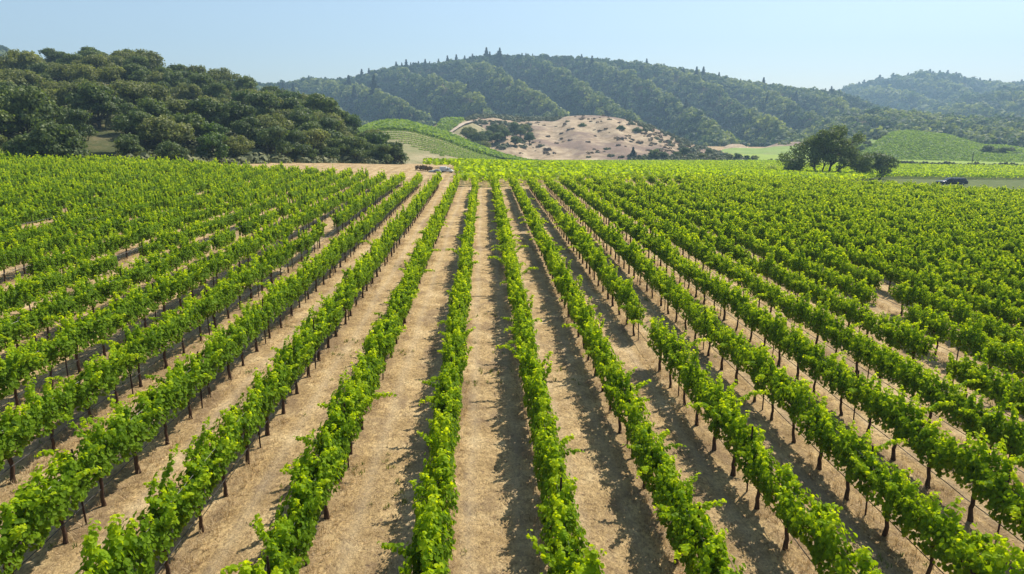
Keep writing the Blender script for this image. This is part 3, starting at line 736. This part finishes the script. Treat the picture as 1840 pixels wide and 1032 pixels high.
for c, (px, s) in enumerate(sky_main):
    p = h_main.pos(px, .985); o = link('conifer', CON[rng.integers(4)], None, tuple(p - [0, 0, 1])); o.scale = (s * .9, s * .9, s * .68); o.rotation_euler[2] = rng.uniform(0, 6)
    tag(o, f'dark ridge-top conifer, {ordn(c + 1)} from the left on the central hill skyline', 'conifer', 'conifers on the central skyline')
sky_r = [1521, 1530, 1543, 1552, 1566, 1580, 1604, 1622, 1631, 1656, 1670, 1676, 1688, 1702, 1717, 1722, 1733, 1760, 1778, 1790, 1822, 1835]
for c, px in enumerate(sky_r):
    s = rng.uniform(.75, 1.25); p = h_right_far.pos(px, .99); o = link('conifer', CON[rng.integers(4)], None, tuple(p)); o.scale = (s * 1.5, s * 1.5, s * .9)
    tag(o, f'hazy blue conifer, {ordn(c + 1)} from the left on the far right ridge', 'conifer', 'conifers on the far right skyline')
rng = R(18); mid = sorted(rng.uniform(500, 1500, 60))
for c, px in enumerate(mid):
    s = rng.uniform(.6, 1.0); t = rng.uniform(.45, .95) if rng.random() < .8 else rng.uniform(.2, .5); p = h_main.pos(px, t); o = link('conifer', CON[rng.integers(4)], None, tuple(p)); o.scale = (s * 1.2, s * 1.2, s)
    tag(o, f'dark conifer rising from the central hill forest, {ordn(c + 1)} from the left', 'conifer', 'conifers among the central hill forest')

# shrubs and trees on and round the tan hill
SHR = []
for s, (m, n) in enumerate([('oak', 900), ('scrub', 700), ('scrubby', 600)]):
    rng = R(70 + s); D = nrm(rng.normal(size=(n, 3)) + [0, 0, .4]); D[:, 2] = np.abs(D[:, 2]) * .9 + .02
    rr = (.75 + .35 * np.sin(D[:, 0] * 5 + s) * np.sin(D[:, 1] * 4)) * (1 - .3 * rng.random(n) ** 2)
    V, q, k = leafquads(D * rr[:, None] * [1, 1, .8], D + rng.normal(0, .4, (n, 3)), rng.uniform(.6, 1.3, n) * .16, rng)
    SHR.append(mesh('shrub', V, [q], M[m], None, np.repeat(np.clip(rng.normal(.45, .2, n), 0, 1), k)))
def shrub(i, p, w_, h_, label, group, name='shrub', cat='shrub'):
    o = link(name, SHR[i], None, tuple(np.array(p) - [0, 0, .15])); o.scale = (w_, w_, h_); o.rotation_euler[2] = p[0] * 7 % 6
    return tag(o, label, cat, group)
TS = [(1047, 227, 13, 0), (1020, 219, 9, 1), (1116, 232, 15, 0), (1146, 236, 16, 0), (1095, 215, 8, 1), (1112, 221, 7, 2), (1079, 236, 9, 2), (1090, 232, 8, 2), (1118, 250, 11, 2), (1134, 255, 8, 2), (1150, 257, 14, 2), (1093, 269, 14, 1), (1075, 274, 9, 1), (1030, 232, 8, 2), (1000, 228, 6, 1), (1010, 240, 8, 2), (985, 246, 10, 2), (950, 252, 12, 1), (940, 265, 18, 1), (925, 264, 12, 1), (972, 263, 14, 1), (985, 270, 16, 2), (1000, 258, 9, 2), (1058, 256, 10, 2), (1025, 253, 9, 2), (1170, 262, 8, 2), (1180, 250, 12, 1), (1205, 262, 14, 1), (1222, 258, 10, 2), (1232, 266, 12, 2), (1160, 240, 9, 2), (1195, 244, 8, 1), (1062, 219, 7, 2), (1070, 245, 7, 2), (1128, 225, 8, 2), (890, 222, 10, 1), (905, 216, 9, 1), (915, 226, 8, 2), (932, 219, 10, 1), (948, 222, 8, 2), (968, 217, 10, 1), (978, 226, 7, 2), (992, 218, 9, 1), (870, 213, 10, 1), (855, 222, 8, 2), (862, 232, 7, 2), (1240, 272, 14, 1), (1215, 275, 12, 1), (1140, 277, 13, 1), (1100, 281, 15, 1), (1120, 283, 12, 1), (1060, 283, 10, 1), (1186, 270, 12, 1), (1150, 282, 14, 1), (1195, 284, 12, 1), (1260, 279, 15, 1), (1280, 281, 16, 1), (1300, 285, 12, 1), (1172, 236, 8, 1), (1186, 256, 10, 1)]
CN = ['round dark green shrub', 'grey green shrub', 'low brown shrub']; rng = R(9)
TS.sort(); ci = [0, 0, 0]
for px, py, wpx, i in TS:
    p, t = h_tan.at(px, py); d = math.hypot(p[0], p[1]); rad = wpx / 2 * d / 1243 * (1.15 if i != 0 else 1.1); ci[i] += 1
    shrub(i, p, rad * 1.1, rad * (1.1 if i == 0 else .7), f'{CN[i]} on the tan hill, {ordn(ci[i])} such from the left', 'shrubs dotted on the tan hill')
# small tufts of scrub, countless
P_ = []
for _ in range(420):
    px = rng.uniform(850, 1290); t = rng.uniform(.1, 1.0)
    if vnoise(px / 26., t * 7, 55) > .60: P_.append(h_tan.pos(px, t))
for _ in range(260):
    px = rng.uniform(1130, 1310); t = rng.uniform(.0, .9)
    if px > 1130 + 140 * (1 - t) * .6: P_.append(h_tan.pos(px, t))
P_ = np.array(P_); crowns('scrub', P_, rng.uniform(.5, 1.5, len(P_)), M['scrubby'], 'low brown scrub spotting the tan hill', 30, .5, 12, .6, cat='scrub')
P_ = []
for _ in range(380):
    px = rng.uniform(835, 1010); p = h_tan.pos(px, rng.uniform(.9, 1.05)); P_.append(p)
for _ in range(1500):
    px = rng.uniform(1130, 1345); P_.append(h_tan.pos(px, rng.uniform(0.0, 1.04)))
for _ in range(300):
    px = rng.uniform(828, 955); P_.append(h_tan.pos(px, rng.uniform(.15, .8)))
P_ = np.array(P_); sx, sy, _ = project(P_); kp = ((sx < 1020) & ((sy < 226 + 10 * vnoise(sx / 9, sy / 5, 8)) | ((sx < 955) & (sy < 268) & (sy > 230) & (vnoise(sx / 12, sy / 8, 14) > .35)))) | ((sx > 1130) & (sy < np.interp(sx, [1130, 1180, 1230, 1260], [224, 246, 276, 300])) & (vnoise(sx / 12, sy / 7, 4) > .40)) | ((sx > 1130) & (sy > 281))
crowns('scrub', P_[kp], rng.uniform(.7, 2.0, kp.sum()), M['scrub'], 'grey green brush along the edges of the tan hill', 40, .8, 13, .7, cat='scrub')

tg = [(840, 243, 26, 3), (851, 236, 12, 0), (838, 258, 20, 1), (848, 250, 22, 1), (862, 253, 30, 0), (878, 246, 22, 0), (888, 240, 26, 2), (895, 250, 24, 1), (908, 243, 22, 0), (902, 234, 18, 3), (925, 232, 24, 0), (936, 240, 22, 1), (944, 233, 18, 3), (952, 250, 24, 0), (926, 255, 22, 1), (870, 265, 22, 3), (857, 266, 26, 1), (884, 251, 18, 0)]
tg.sort(); rng = R(14)
for c, (px, py, wpx, i) in enumerate(tg):
    p, t = h_tan.at(px, py + wpx * .35); d = math.hypot(p[0], p[1]); sc = wpx / 1243 * d / 10.4
    place_tree(i, tuple(p - [0, 0, .8]), sc, rng.uniform(0, 6), f'rounded tree in the gully of the tan hill, {ordn(c + 1)} from the left', 'trees in the gully of the tan hill', name='oak_tree')
bt = [(1137, 265, 290, 'c'), (1175, 269, 290, 0), (1190, 272, 290, 1), (1215, 272, 289, 1), (1231, 268, 288, 2), (1240, 276, 290, 1), (1262, 275, 290, 4), (1273, 268, 285, 0), (1290, 278, 290, 4), (1310, 276, 289, 4), (1324, 274, 290, 5), (1342, 278, 290, 5), (1355, 280, 291, 3), (1155, 281, 291, 1), (1200, 284, 291, 4), (1250, 284, 291, 3), (1275, 284, 291, 4)]
bt.sort(key=lambda v: v[0])
for c, (px, top, base, i) in enumerate(bt):
    x, y = ground_at(px, base); z = float(H(x, y)); d = math.hypot(x, y); hh = (base - top) / 1277 * d
    if i == 'c':
        o = link('conifer', CON[2], None, (x, y, z)); o.scale = (hh / 17 * 1.2, hh / 17 * 1.2, hh / 17); tag(o, 'dark cone shaped tree at the foot of the tan hill', 'conifer'); continue
    sc = hh / 9.3
    place_tree(i, (x, y, z - .3), (sc * 1.05, sc * 1.05, sc), c * 1.3, f'{KIND[i]} at the field edge under the tan hill, {ordn(c + 1)} from left', 'trees along the field edge under the tan hill')

# hedgerow across the right-hand fields
hp = [(1385, 290, 10, 6), (1400, 291, 14, 7), (1416, 292, 14, 7), (1432, 292, 12, 6), (1545, 293, 12, 6)] + [(1622 + 9 * i, 296, 13, 8) for i in range(3)] + [(1660, 297, 13, 8), (1672, 297, 12, 6), (1684, 298, 14, 7), (1697, 298, 15, 9), (1708, 299, 14, 9), (1718, 299, 12, 6), (1728, 300, 13, 7), (1740, 300, 13, 8), (1752, 301, 13, 11), (1765, 301, 14, 8), (1778, 301, 12, 7), (1790, 302, 15, 9), (1804, 302, 17, 11), (1818, 302, 14, 10), (1830, 303, 13, 9), (1842, 303, 14, 9)]
for c, (px, py, wp, hpx) in enumerate(hp):
    x, y = ground_at(px, py); d = math.hypot(x, y)
    shrub(1, (x, y, float(H(x, y))), wp / 2 * d / 1243 * 1.25, hpx * d / 1277 * 1.15, f'grey green bush, {ordn(c + 1)} from the left in the hedgerow across the fields', 'bushes of the hedgerow across the right fields')
# bushes by the knoll
for c, (px, py, wp, hpx, i) in enumerate([(1578, 247, 16, 9, 1), (1590, 243, 14, 8, 1), (1560, 257, 16, 9, 1), (1550, 268, 22, 12, 0), (1565, 262, 16, 9, 0), (1538, 272, 20, 14, 0), (1530, 280, 18, 10, 1), (1548, 281, 16, 8, 1)]):
    p, t = h_green.at(px, py + 3); d = math.hypot(p[0], p[1])
    shrub(i, p, wp / 2 * d / 1243, hpx * d / 1277, f'{["dark", "grey green"][i]} bush on the left flank of the knoll, {ordn(c + 1)} down', 'bushes on the left flank of the knoll')
for c, (px, top, base, i) in enumerate([(1763, 266, 285, 0), (1778, 272, 286, 1), (1790, 271, 286, 2), (1803, 269, 285, 0), (1812, 275, 286, 1)]):
    x, y = ground_at(px, base); z = float(H(x, y)); d = math.hypot(x, y); sc = (base - top) / 1277 * d / 9.3
    place_tree(i, (x, y - 4, z), (sc * 1.2, sc * 1.2, sc), c, f'dark tree in the small clump before the knoll, {ordn(c + 1)} from left', 'clump of trees before the knoll')

# the big oak and its neighbour
def oak_hero():
    ax, ay = ground_at(1484, 321); z = float(H(ax, ay)); k = float(project((ax, ay, z))[2]) / 1243.
    rt = empty('oak_tree', (ax, ay, z), 0); tag(rt, 'big old oak with wide ragged dark crown and several leaning trunks', 'tree')
    rng = R(99)
    # lobe centres: (dx px, height px above base, radius px)
    L = [(12, 79, 13), (0, 74, 13), (-18, 68, 12), (-30, 58, 14), (36, 72, 9), (-42, 46, 14), (-55, 30, 11), (-66, 22, 12), (-74, 14, 8), (-60, 16, 11), (-50, 24, 10), (14, 60, 16), (-8, 54, 15), (34, 56, 13), (44, 44, 13), (54, 34, 12), (64, 32, 11), (72, 36, 8), (30, 40, 13), (-28, 40, 12), (6, 40, 13), (58, 22, 11), (68, 18, 9), (76, 12, 7), (-20, 30, 9), (18, 30, 8), (46, 26, 9), (-70, 34, 10), (22, 84, 8), (-14, 80, 7), (25, 10, 4), (24, 18, 4), (52, 8, 4)]
    lob = []
    for dx, hh, r in L:
        lob.append((np.array([dx * k, rng.normal(0, 2.2) * min(1, hh / 35.), hh * k * .98]), r * k * 1.22))
    for _ in range(16):
        a = rng.uniform(0, 6.28); q_ = rng.uniform(.3, .75); lob.append((np.array([math.cos(a) * 6.6 * q_, math.sin(a) * 6.2 * q_, rng.uniform(4.3, 9.2)]), rng.uniform(1., 1.6)))
    n = 27000; ws = np.array([l[1] ** 2 for l in lob]); ws /= ws.sum(); li = rng.choice(len(lob), n, p=ws); c = np.array([l[0] for l in lob])[li]; lr = np.array([l[1] for l in lob])[li]
    D = nrm(rng.normal(size=(n, 3)) + [0, 0, .3]); rr = lr * (1 - .55 * rng.random(n) ** 1.6) * (1 + .3 * np.sin(D[:, 0] * 7 + li) * np.sin(D[:, 2] * 7 + li * 1.3))
    V, q, kk = leafquads(c + D * rr[:, None], D + rng.normal(0, .6, (n, 3)), rng.uniform(.6, 1.3, n) * .26, rng)
    link('crown', mesh('crown', V, [q], M['oak'], None, np.repeat(np.clip(rng.normal(.42, .22, n), 0, 1), kk)), rt)
    for i, (bx, fx, fz, tgt) in enumerate([(4, 6, 22, [11, 0, 13, 14, 20, 18, 28]), (-20, -24, 20, [7, 5, 3, 19, 6, 24]), (-10, -8, 22, [1, 2, 12, 4]), (10, 26, 20, [15, 16, 21, 22, 26])]):
        b = MB(); f = np.array([fx * k, rng.normal(0, .5), fz * k]); t_ = .30 if i == 0 else .2
        b.tube([(bx * k, 0, -.6), (bx * k * .95 + f[0] * .05, f[1] * .3, fz * k * .4), f], [t_ * 1.5, t_ * 1.05, t_ * .85], 8)
        for j in tgt:
            e = lob[j][0]; md = f * .45 + e * .55 + [0, 0, .25 * (1 if e[2] > 3 else 2.2)]
            b.tube([f, f * .7 + md * .3 + [0, 0, .1], md, e], [t_ * .6, t_ * .5, t_ * .33, .03], 6)
            for _ in range(4):
                e2 = e + nrm(rng.normal(size=3)) * lob[j][1]; b.tube([md * .4 + e * .6, e2], [.045, .015], 4)
        link('trunk', b.mesh('trunk', M['tbark'], True), rt)
oak_hero()
TREES.append(broadleaf(44, 6.8, 4.0, 22, 6500, .22, M['oak'], .08, .6, 1.0, 8))
x, y = ground_at(1580, 323)
place_tree(6, (x, y, float(H(x, y)) - .2), (1.0, 1.0, 1.02), 1.0, 'smaller dark oak with rounded crown right of the big oak', None)
# bright bush left of the oak
rng = R(77); x, y = ground_at(1387, 316)
M['bush'] = leafmat('bright_bush_leaf', (.16, .22, .04), (.26, .34, .06), (.38, .46, .10), (2.0, 1.9, .7), .45, .6)
b = MB()
for _ in range(26):
    a = rng.uniform(0, 6.28); l = rng.uniform(.4, 1.9); b.tube([(0, 0, -.2), (math.cos(a) * l * .45, math.sin(a) * l * .45, 1.1), (math.cos(a) * l, math.sin(a) * l, rng.uniform(1.0, 2.5) * (1 - l * .22))], [.03, .02, .01], 4)
bush = empty('bush', (x, y, float(H(x, y))), 0, 1.1); tag(bush, 'loose light green bush at the left of the big oak', 'bush')
link('stem', b.mesh('stem', M['tbark']), bush)
n = 2600; D = nrm(rng.normal(size=(n, 3))); D[:, 2] = np.abs(D[:, 2]); rr = (.65 + .35 * rng.random(n)) * (1 + .25 * np.sin(D[:, 0] * 8) * np.sin(D[:, 1] * 6 + 1))
V, q, k = leafquads(D * rr[:, None] * [2.0, 1.7, 2.45] + [0, 0, .2], D + rng.normal(0, .6, (n, 3)), rng.uniform(.6, 1.3, n) * .17, rng)
link('foliage', mesh('foliage', V, [q], M['bush'], None, np.repeat(np.clip(rng.normal(.9, .15, n), 0, 1), k)), bush)

# ---------------------------------------------------------------- vehicles and small things
M['paint_dark'] = plain('dark_car_paint', (.012, .014, .018), .25, 0, .6); M['glass'] = plain('car_glass', (.01, .012, .015), .05, 0, .8)
M['tyre'] = plain('tyre_rubber', (.02, .02, .02), .9); M['rim'] = plain('alloy_rim', (.4, .4, .42), .3, .9)
M['white'] = plain('white_paint', (.78, .78, .76), .4); M['grey'] = plain('grey_net', (.22, .22, .20), .9); M['lamp'] = plain('lamp_lens', (.6, .58, .5), .1)
M['redlens'] = plain('red_lens', (.35, .01, .01), .15); M['chrome'] = plain('chrome_trim', (.6, .6, .6), .15, 1)
def loft(sections, m, name, parent):
    """sections: list of (x, halfwidth_low, halfwidth_top, z0, zmid, z1); closed body of crosswise rings"""
    rings = []
    for x, wl, wt, z0, zm, z1 in sections:
        rings.append([(x, -wl * .96, z0), (x, -wl, z0 + (zm - z0) * .4), (x, -wl * .98, zm), (x, -wt, z1 - .03), (x, -wt * .85, z1), (x, wt * .85, z1), (x, wt, z1 - .03), (x, wl * .98, zm), (x, wl, z0 + (zm - z0) * .4), (x, wl * .96, z0)])
    V = np.array(rings, float).reshape(-1, 3); n = len(rings); k = 10
    i = np.arange(n - 1)[:, None] * k; j = np.arange(k)[None]; q = np.stack([i + j, i + (j + 1) % k, i + k + (j + 1) % k, i + k + j], -1).reshape(-1, 4)
    b = MB(); b.add(V, [q, np.arange(k)[None, ::-1], np.arange(k)[None] + (n - 1) * k])
    return link(name, b.mesh(name, m, True), parent)
def wheel(parent, x, y, r):
    a = np.linspace(0, 2 * math.pi, 21); b = MB(); wdt = .11
    o = empty('wheel', (x, y, r)); o.parent = parent
    b.tube([(0, -wdt, 0), (0, -wdt * .9, 0), (0, wdt * .9, 0), (0, wdt, 0)], [r * .9, r, r, r * .9], 20); link('tyre', b.mesh('tyre', M['tyre'], True), o)
    b = MB(); b.tube([(0, -wdt - .012, 0), (0, wdt + .012, 0)], [r * .62, r * .62], 16)
    for t_ in range(5):
        ca, sa = math.cos(t_ * 1.257), math.sin(t_ * 1.257)
        for s_ in (-1, 1): b.tube([(0, s_ * (wdt + .02), 0), (ca * r * .55, s_ * (wdt + .02), sa * r * .55)], [.05, .03], 4)
    link('rim', b.mesh('rim', M['rim']), o)
def suv():
    gx_, gy_ = ground_at(1709, 333)
    h = empty('parked_car', (gx_, gy_, float(H(gx_, gy_)) + .05), math.radians(-6 + 0)); h.scale = (1.12, 1.0, .86)
    tag(h, 'long dark parked car with bright roof glints behind the right block of vines', 'car')
    loft([(-2.78, .80, .70, .45, .60, .78), (-2.70, .92, .82, .30, .70, .98), (-2.0, .96, .88, .28, .85, 1.08), (-1.35, .97, .90, .28, .92, 1.14), (2.3, .97, .92, .28, .95, 1.16), (2.72, .95, .9, .32, .9, 1.14), (2.8, .9, .85, .42, .85, 1.05)], M['paint_dark'], 'body', h)
    loft([(-1.40, .86, .80, 1.10, 1.13, 1.16), (-.75, .88, .72, 1.10, 1.35, 1.72), (-.2, .88, .74, 1.10, 1.4, 1.80), (1.6, .88, .74, 1.10, 1.4, 1.81), (2.35, .86, .72, 1.10, 1.4, 1.74), (2.68, .85, .80, 1.10, 1.2, 1.24)], M['glass'], 'cabin', h)
    b = MB(); b.box((-.8, -.72, 1.735), (2.4, .72, 1.83), 0, (.25, .08))
    for x_ in (-.3, .75, 1.8):
        for s_ in (-1, 1): b.tube([(x_ + .03, s_ * .90, 1.12), (x_ - .02, s_ * .76, 1.76)], [.05, .05], 4)
    link('roof', b.mesh('roof', M['paint_dark']), h)
    b = MB()
    for s_ in (-1, 1): b.tube([(-.5, s_ * .6, 1.88), (2.1, s_ * .6, 1.88)], [.02, .02], 6); 
    for s_ in (-1, 1):
        for x_ in (-.4, .8, 2.0): b.box((x_, s_ * .6 - .02, 1.80), (x_ + .06, s_ * .6 + .02, 1.88))
    link('roof_rail', b.mesh('roof_rail', M['chrome']), h)
    for x_ in (-1.75, 1.75):
        for s_ in (-1, 1): wheel(h, x_, s_ * .86, .38)
    for s_ in (-1, 1):
        b = MB(); b.box((-2.79, s_ * .68 - .16, .72), (-2.68, s_ * .68 + .16, .88)); link('headlight', b.mesh('headlight', M['lamp']), h)
        b = MB(); b.box((2.72, s_ * .78 - .08, .8), (2.82, s_ * .78 + .08, 1.05)); link('tail_light', b.mesh('tail_light', M['redlens']), h)
        b = MB(); b.box((-.95, s_ * 1.0 - .12, 1.12), (-.80, s_ * 1.0 + .12, 1.28)); link('mirror', b.mesh('mirror', M['paint_dark']), h)
suv()
def truck():
    x, y = ground_at(803, 310)
    h = empty('utility_cart', (x, y, float(H(x, y)) - .1), math.radians(-12), .45); tag(h, 'small white utility cart with pale cargo box behind the end of the left rows', 'cart')
    b = MB(); b.box((-2.6, -.95, .75), (-.1, .95, 2.35)); link('cargo_box', b.mesh('cargo_box', plain('pale_box_panel', (.62, .63, .64), .5)), h)
    loft([(0.0, .88, .78, .5, 1.2, 1.95), (.9, .9, .74, .5, 1.2, 1.98), (1.5, .9, .82, .5, 1.1, 1.28), (2.3, .88, .8, .5, .95, 1.12), (2.42, .82, .74, .55, .85, 1.0)], M['white'], 'cab', h)
    b = MB(); b.add([(1.0, -.68, 1.93), (1.0, .68, 1.93), (1.53, .76, 1.33), (1.53, -.76, 1.33)], [np.array([[0, 1, 2, 3]])])
    for s_ in (-1, 1): b.box((.15, s_ * .87 - .012, 1.28), (.95, s_ * .87 + .012, 1.78), 0, (.1, 0))
    link('windows', b.mesh('windows', M['glass']), h)
    b = MB(); b.box((-2.6, -.5, .45), (2.2, .5, .74)); link('chassis', b.mesh('chassis', M['tyre']), h)
    for x_ in (-1.8, 1.6):
        for s_ in (-1, 1): wheel(h, x_, s_ * .82, .36)
truck()
# grey netted heap, brush pile left of the truck
x, y = ground_at(781, 310)
b = MB(); u = np.linspace(-1, 1, 25); v = np.linspace(-1, 1, 13); U, Vv = np.meshgrid(u, v)
Z = .60 * np.clip(1 - U ** 4, 0, 1) * np.sqrt(np.clip(1 - Vv ** 2, 0, 1)) * (1 + .35 * fbm(U * 4, Vv * 3, 3, 3)) + .25 * (U > 0) - .1
i = np.arange(12)[:, None] * 25 + np.arange(24)[None]; b.add(np.stack([U * 1.2, Vv * .7, Z * .8], -1).reshape(-1, 3), [np.stack([i, i + 1, i + 26, i + 25], -1).reshape(-1, 4)])
o = link('covered_heap', b.mesh('covered_heap', M['grey'], True), None, (x, y, float(H(x, y)))); tag(o, 'low grey covered heap left of the small white cart', 'heap')
x, y = ground_at(762, 307); f = 1
rng = R(3); P_ = np.array([(x * f + rng.normal(0, .5), y * f + rng.normal(0, .4), 0) for _ in range(6)]); P_[:, 2] = H(P_[:, 0], P_[:, 1]) + .4
crowns('brush_pile', P_, np.full(len(P_), .55), M['scrubby'], 'grey brown brush pile at the edge of the dry strip', 60, .28, 5, .8, cat='brush pile', kind='stuff')
# gravel mound under the big oak
x, y = ground_at(1430, 319)
b = MB(); u = np.linspace(0, 2 * math.pi, 37)[:-1]; rr_ = np.linspace(0, 1, 14)
pv = []
for r_ in rr_:
    for a in u: pv.append((math.cos(a) * r_ * 2.1, math.sin(a) * r_ * 1.2, .75 * (1 - r_ ** 1.6) * (1 + .25 * float(fbm(math.cos(a) * r_ * 5, math.sin(a) * r_ * 5, 8, 3))) - .05))
i = np.arange(13)[:, None] * 36; j = np.arange(36)[None]
b.add(pv, [np.stack([i + j, i + (j + 1) % 36, i + 36 + (j + 1) % 36, i + 36 + j], -1).reshape(-1, 4)])
o = link('gravel_mound', b.mesh('gravel_mound', soil('pale_gravel', [(.3, (.22, .21, .19)), (.5, (.36, .35, .32)), (.7, (.5, .48, .45))], 6, bump=.2)), None, (x, y, float(H(x, y)) + 1.0))
o.location[2] = float(H(x, y)) ; o.scale = (1, 1, 2.2); tag(o, 'pale grey gravel mound left of the big oak trunks', 'mound')
# utility pole
x, y = ground_at(1746, 297); z = float(H(x, y)); d = math.hypot(x, y)
pl = empty('utility_pole', (x, y, z)); tag(pl, 'thin wooden utility pole standing in the far right field', 'pole')
hh = 19 / 1277 * d; b = MB(); b.tube([(0, 0, -.5), (0, 0, hh)], [.19, .13], 8); link('post', b.mesh('post', M['tbark']), pl)
b = MB(); b.box((-1.0, -.06, hh - .8), (1.0, .06, hh - .65)); link('crossarm', b.mesh('crossarm', M['tbark']), pl)
b = MB()
for xx in (-.85, -.3, .3, .85): b.tube([(xx, 0, hh - .65), (xx, 0, hh - .45)], [.05, .04], 6)
link('insulators', b.mesh('insulators', M['lamp']), pl)
# pale shed left of the knoll
p, t = h_low.at(1536, 262); sh = empty('shed', tuple(p), math.radians(15)); tag(sh, 'small pale roofed shed at the wood edge left of the knoll', 'shed')
b = MB(); b.box((-4, -2.5, -1), (4, 2.5, 2.4)); link('wall', b.mesh('wall', plain('shed_wall', (.35, .33, .3), .9)), sh)
b = MB(); b.add([(-4.4, -2.9, 2.4), (4.4, -2.9, 2.4), (4.4, 2.9, 2.4), (-4.4, 2.9, 2.4), (-4.4, 0, 3.9), (4.4, 0, 3.9)], [np.array([(0, 1, 5, 4), (2, 3, 4, 5), (0, 3, 2, 1)]), np.array([(0, 4, 3), (1, 2, 5)])]); link('roof', b.mesh('roof', M['white']), sh)
b = MB(); b.box((-1.2, -2.52, -.5), (1.2, -2.5 - .03, 1.9)); link('door', b.mesh('door', M['tbark']), sh)

# ---------------------------------------------------------------- haze
HAZE = True
if HAZE:
    b = MB(); b.box((-2700, -650, VAL - 6), (2750, 2800, 330))
    m = bpy.data.materials.new('haze_air'); m.use_nodes = True; t = m.node_tree; t.nodes.remove(t.nodes["Principled BSDF"])
    v = t.nodes.new("ShaderNodeVolumePrincipled"); v.inputs["Color"].default_value = (.50, .76, 1.0, 1); v.inputs["Density"].default_value = .00034; v.inputs["Anisotropy"].default_value = .2
    t.links.new(v.outputs[0], t.nodes["Material Output"].inputs["Volume"])
    tag(link('haze', b.mesh('haze', m)), 'pale blue haze filling the valley air', 'haze', kind='stuff')
print('vines', len(near), len(rest), 'stakes', len(stakes))
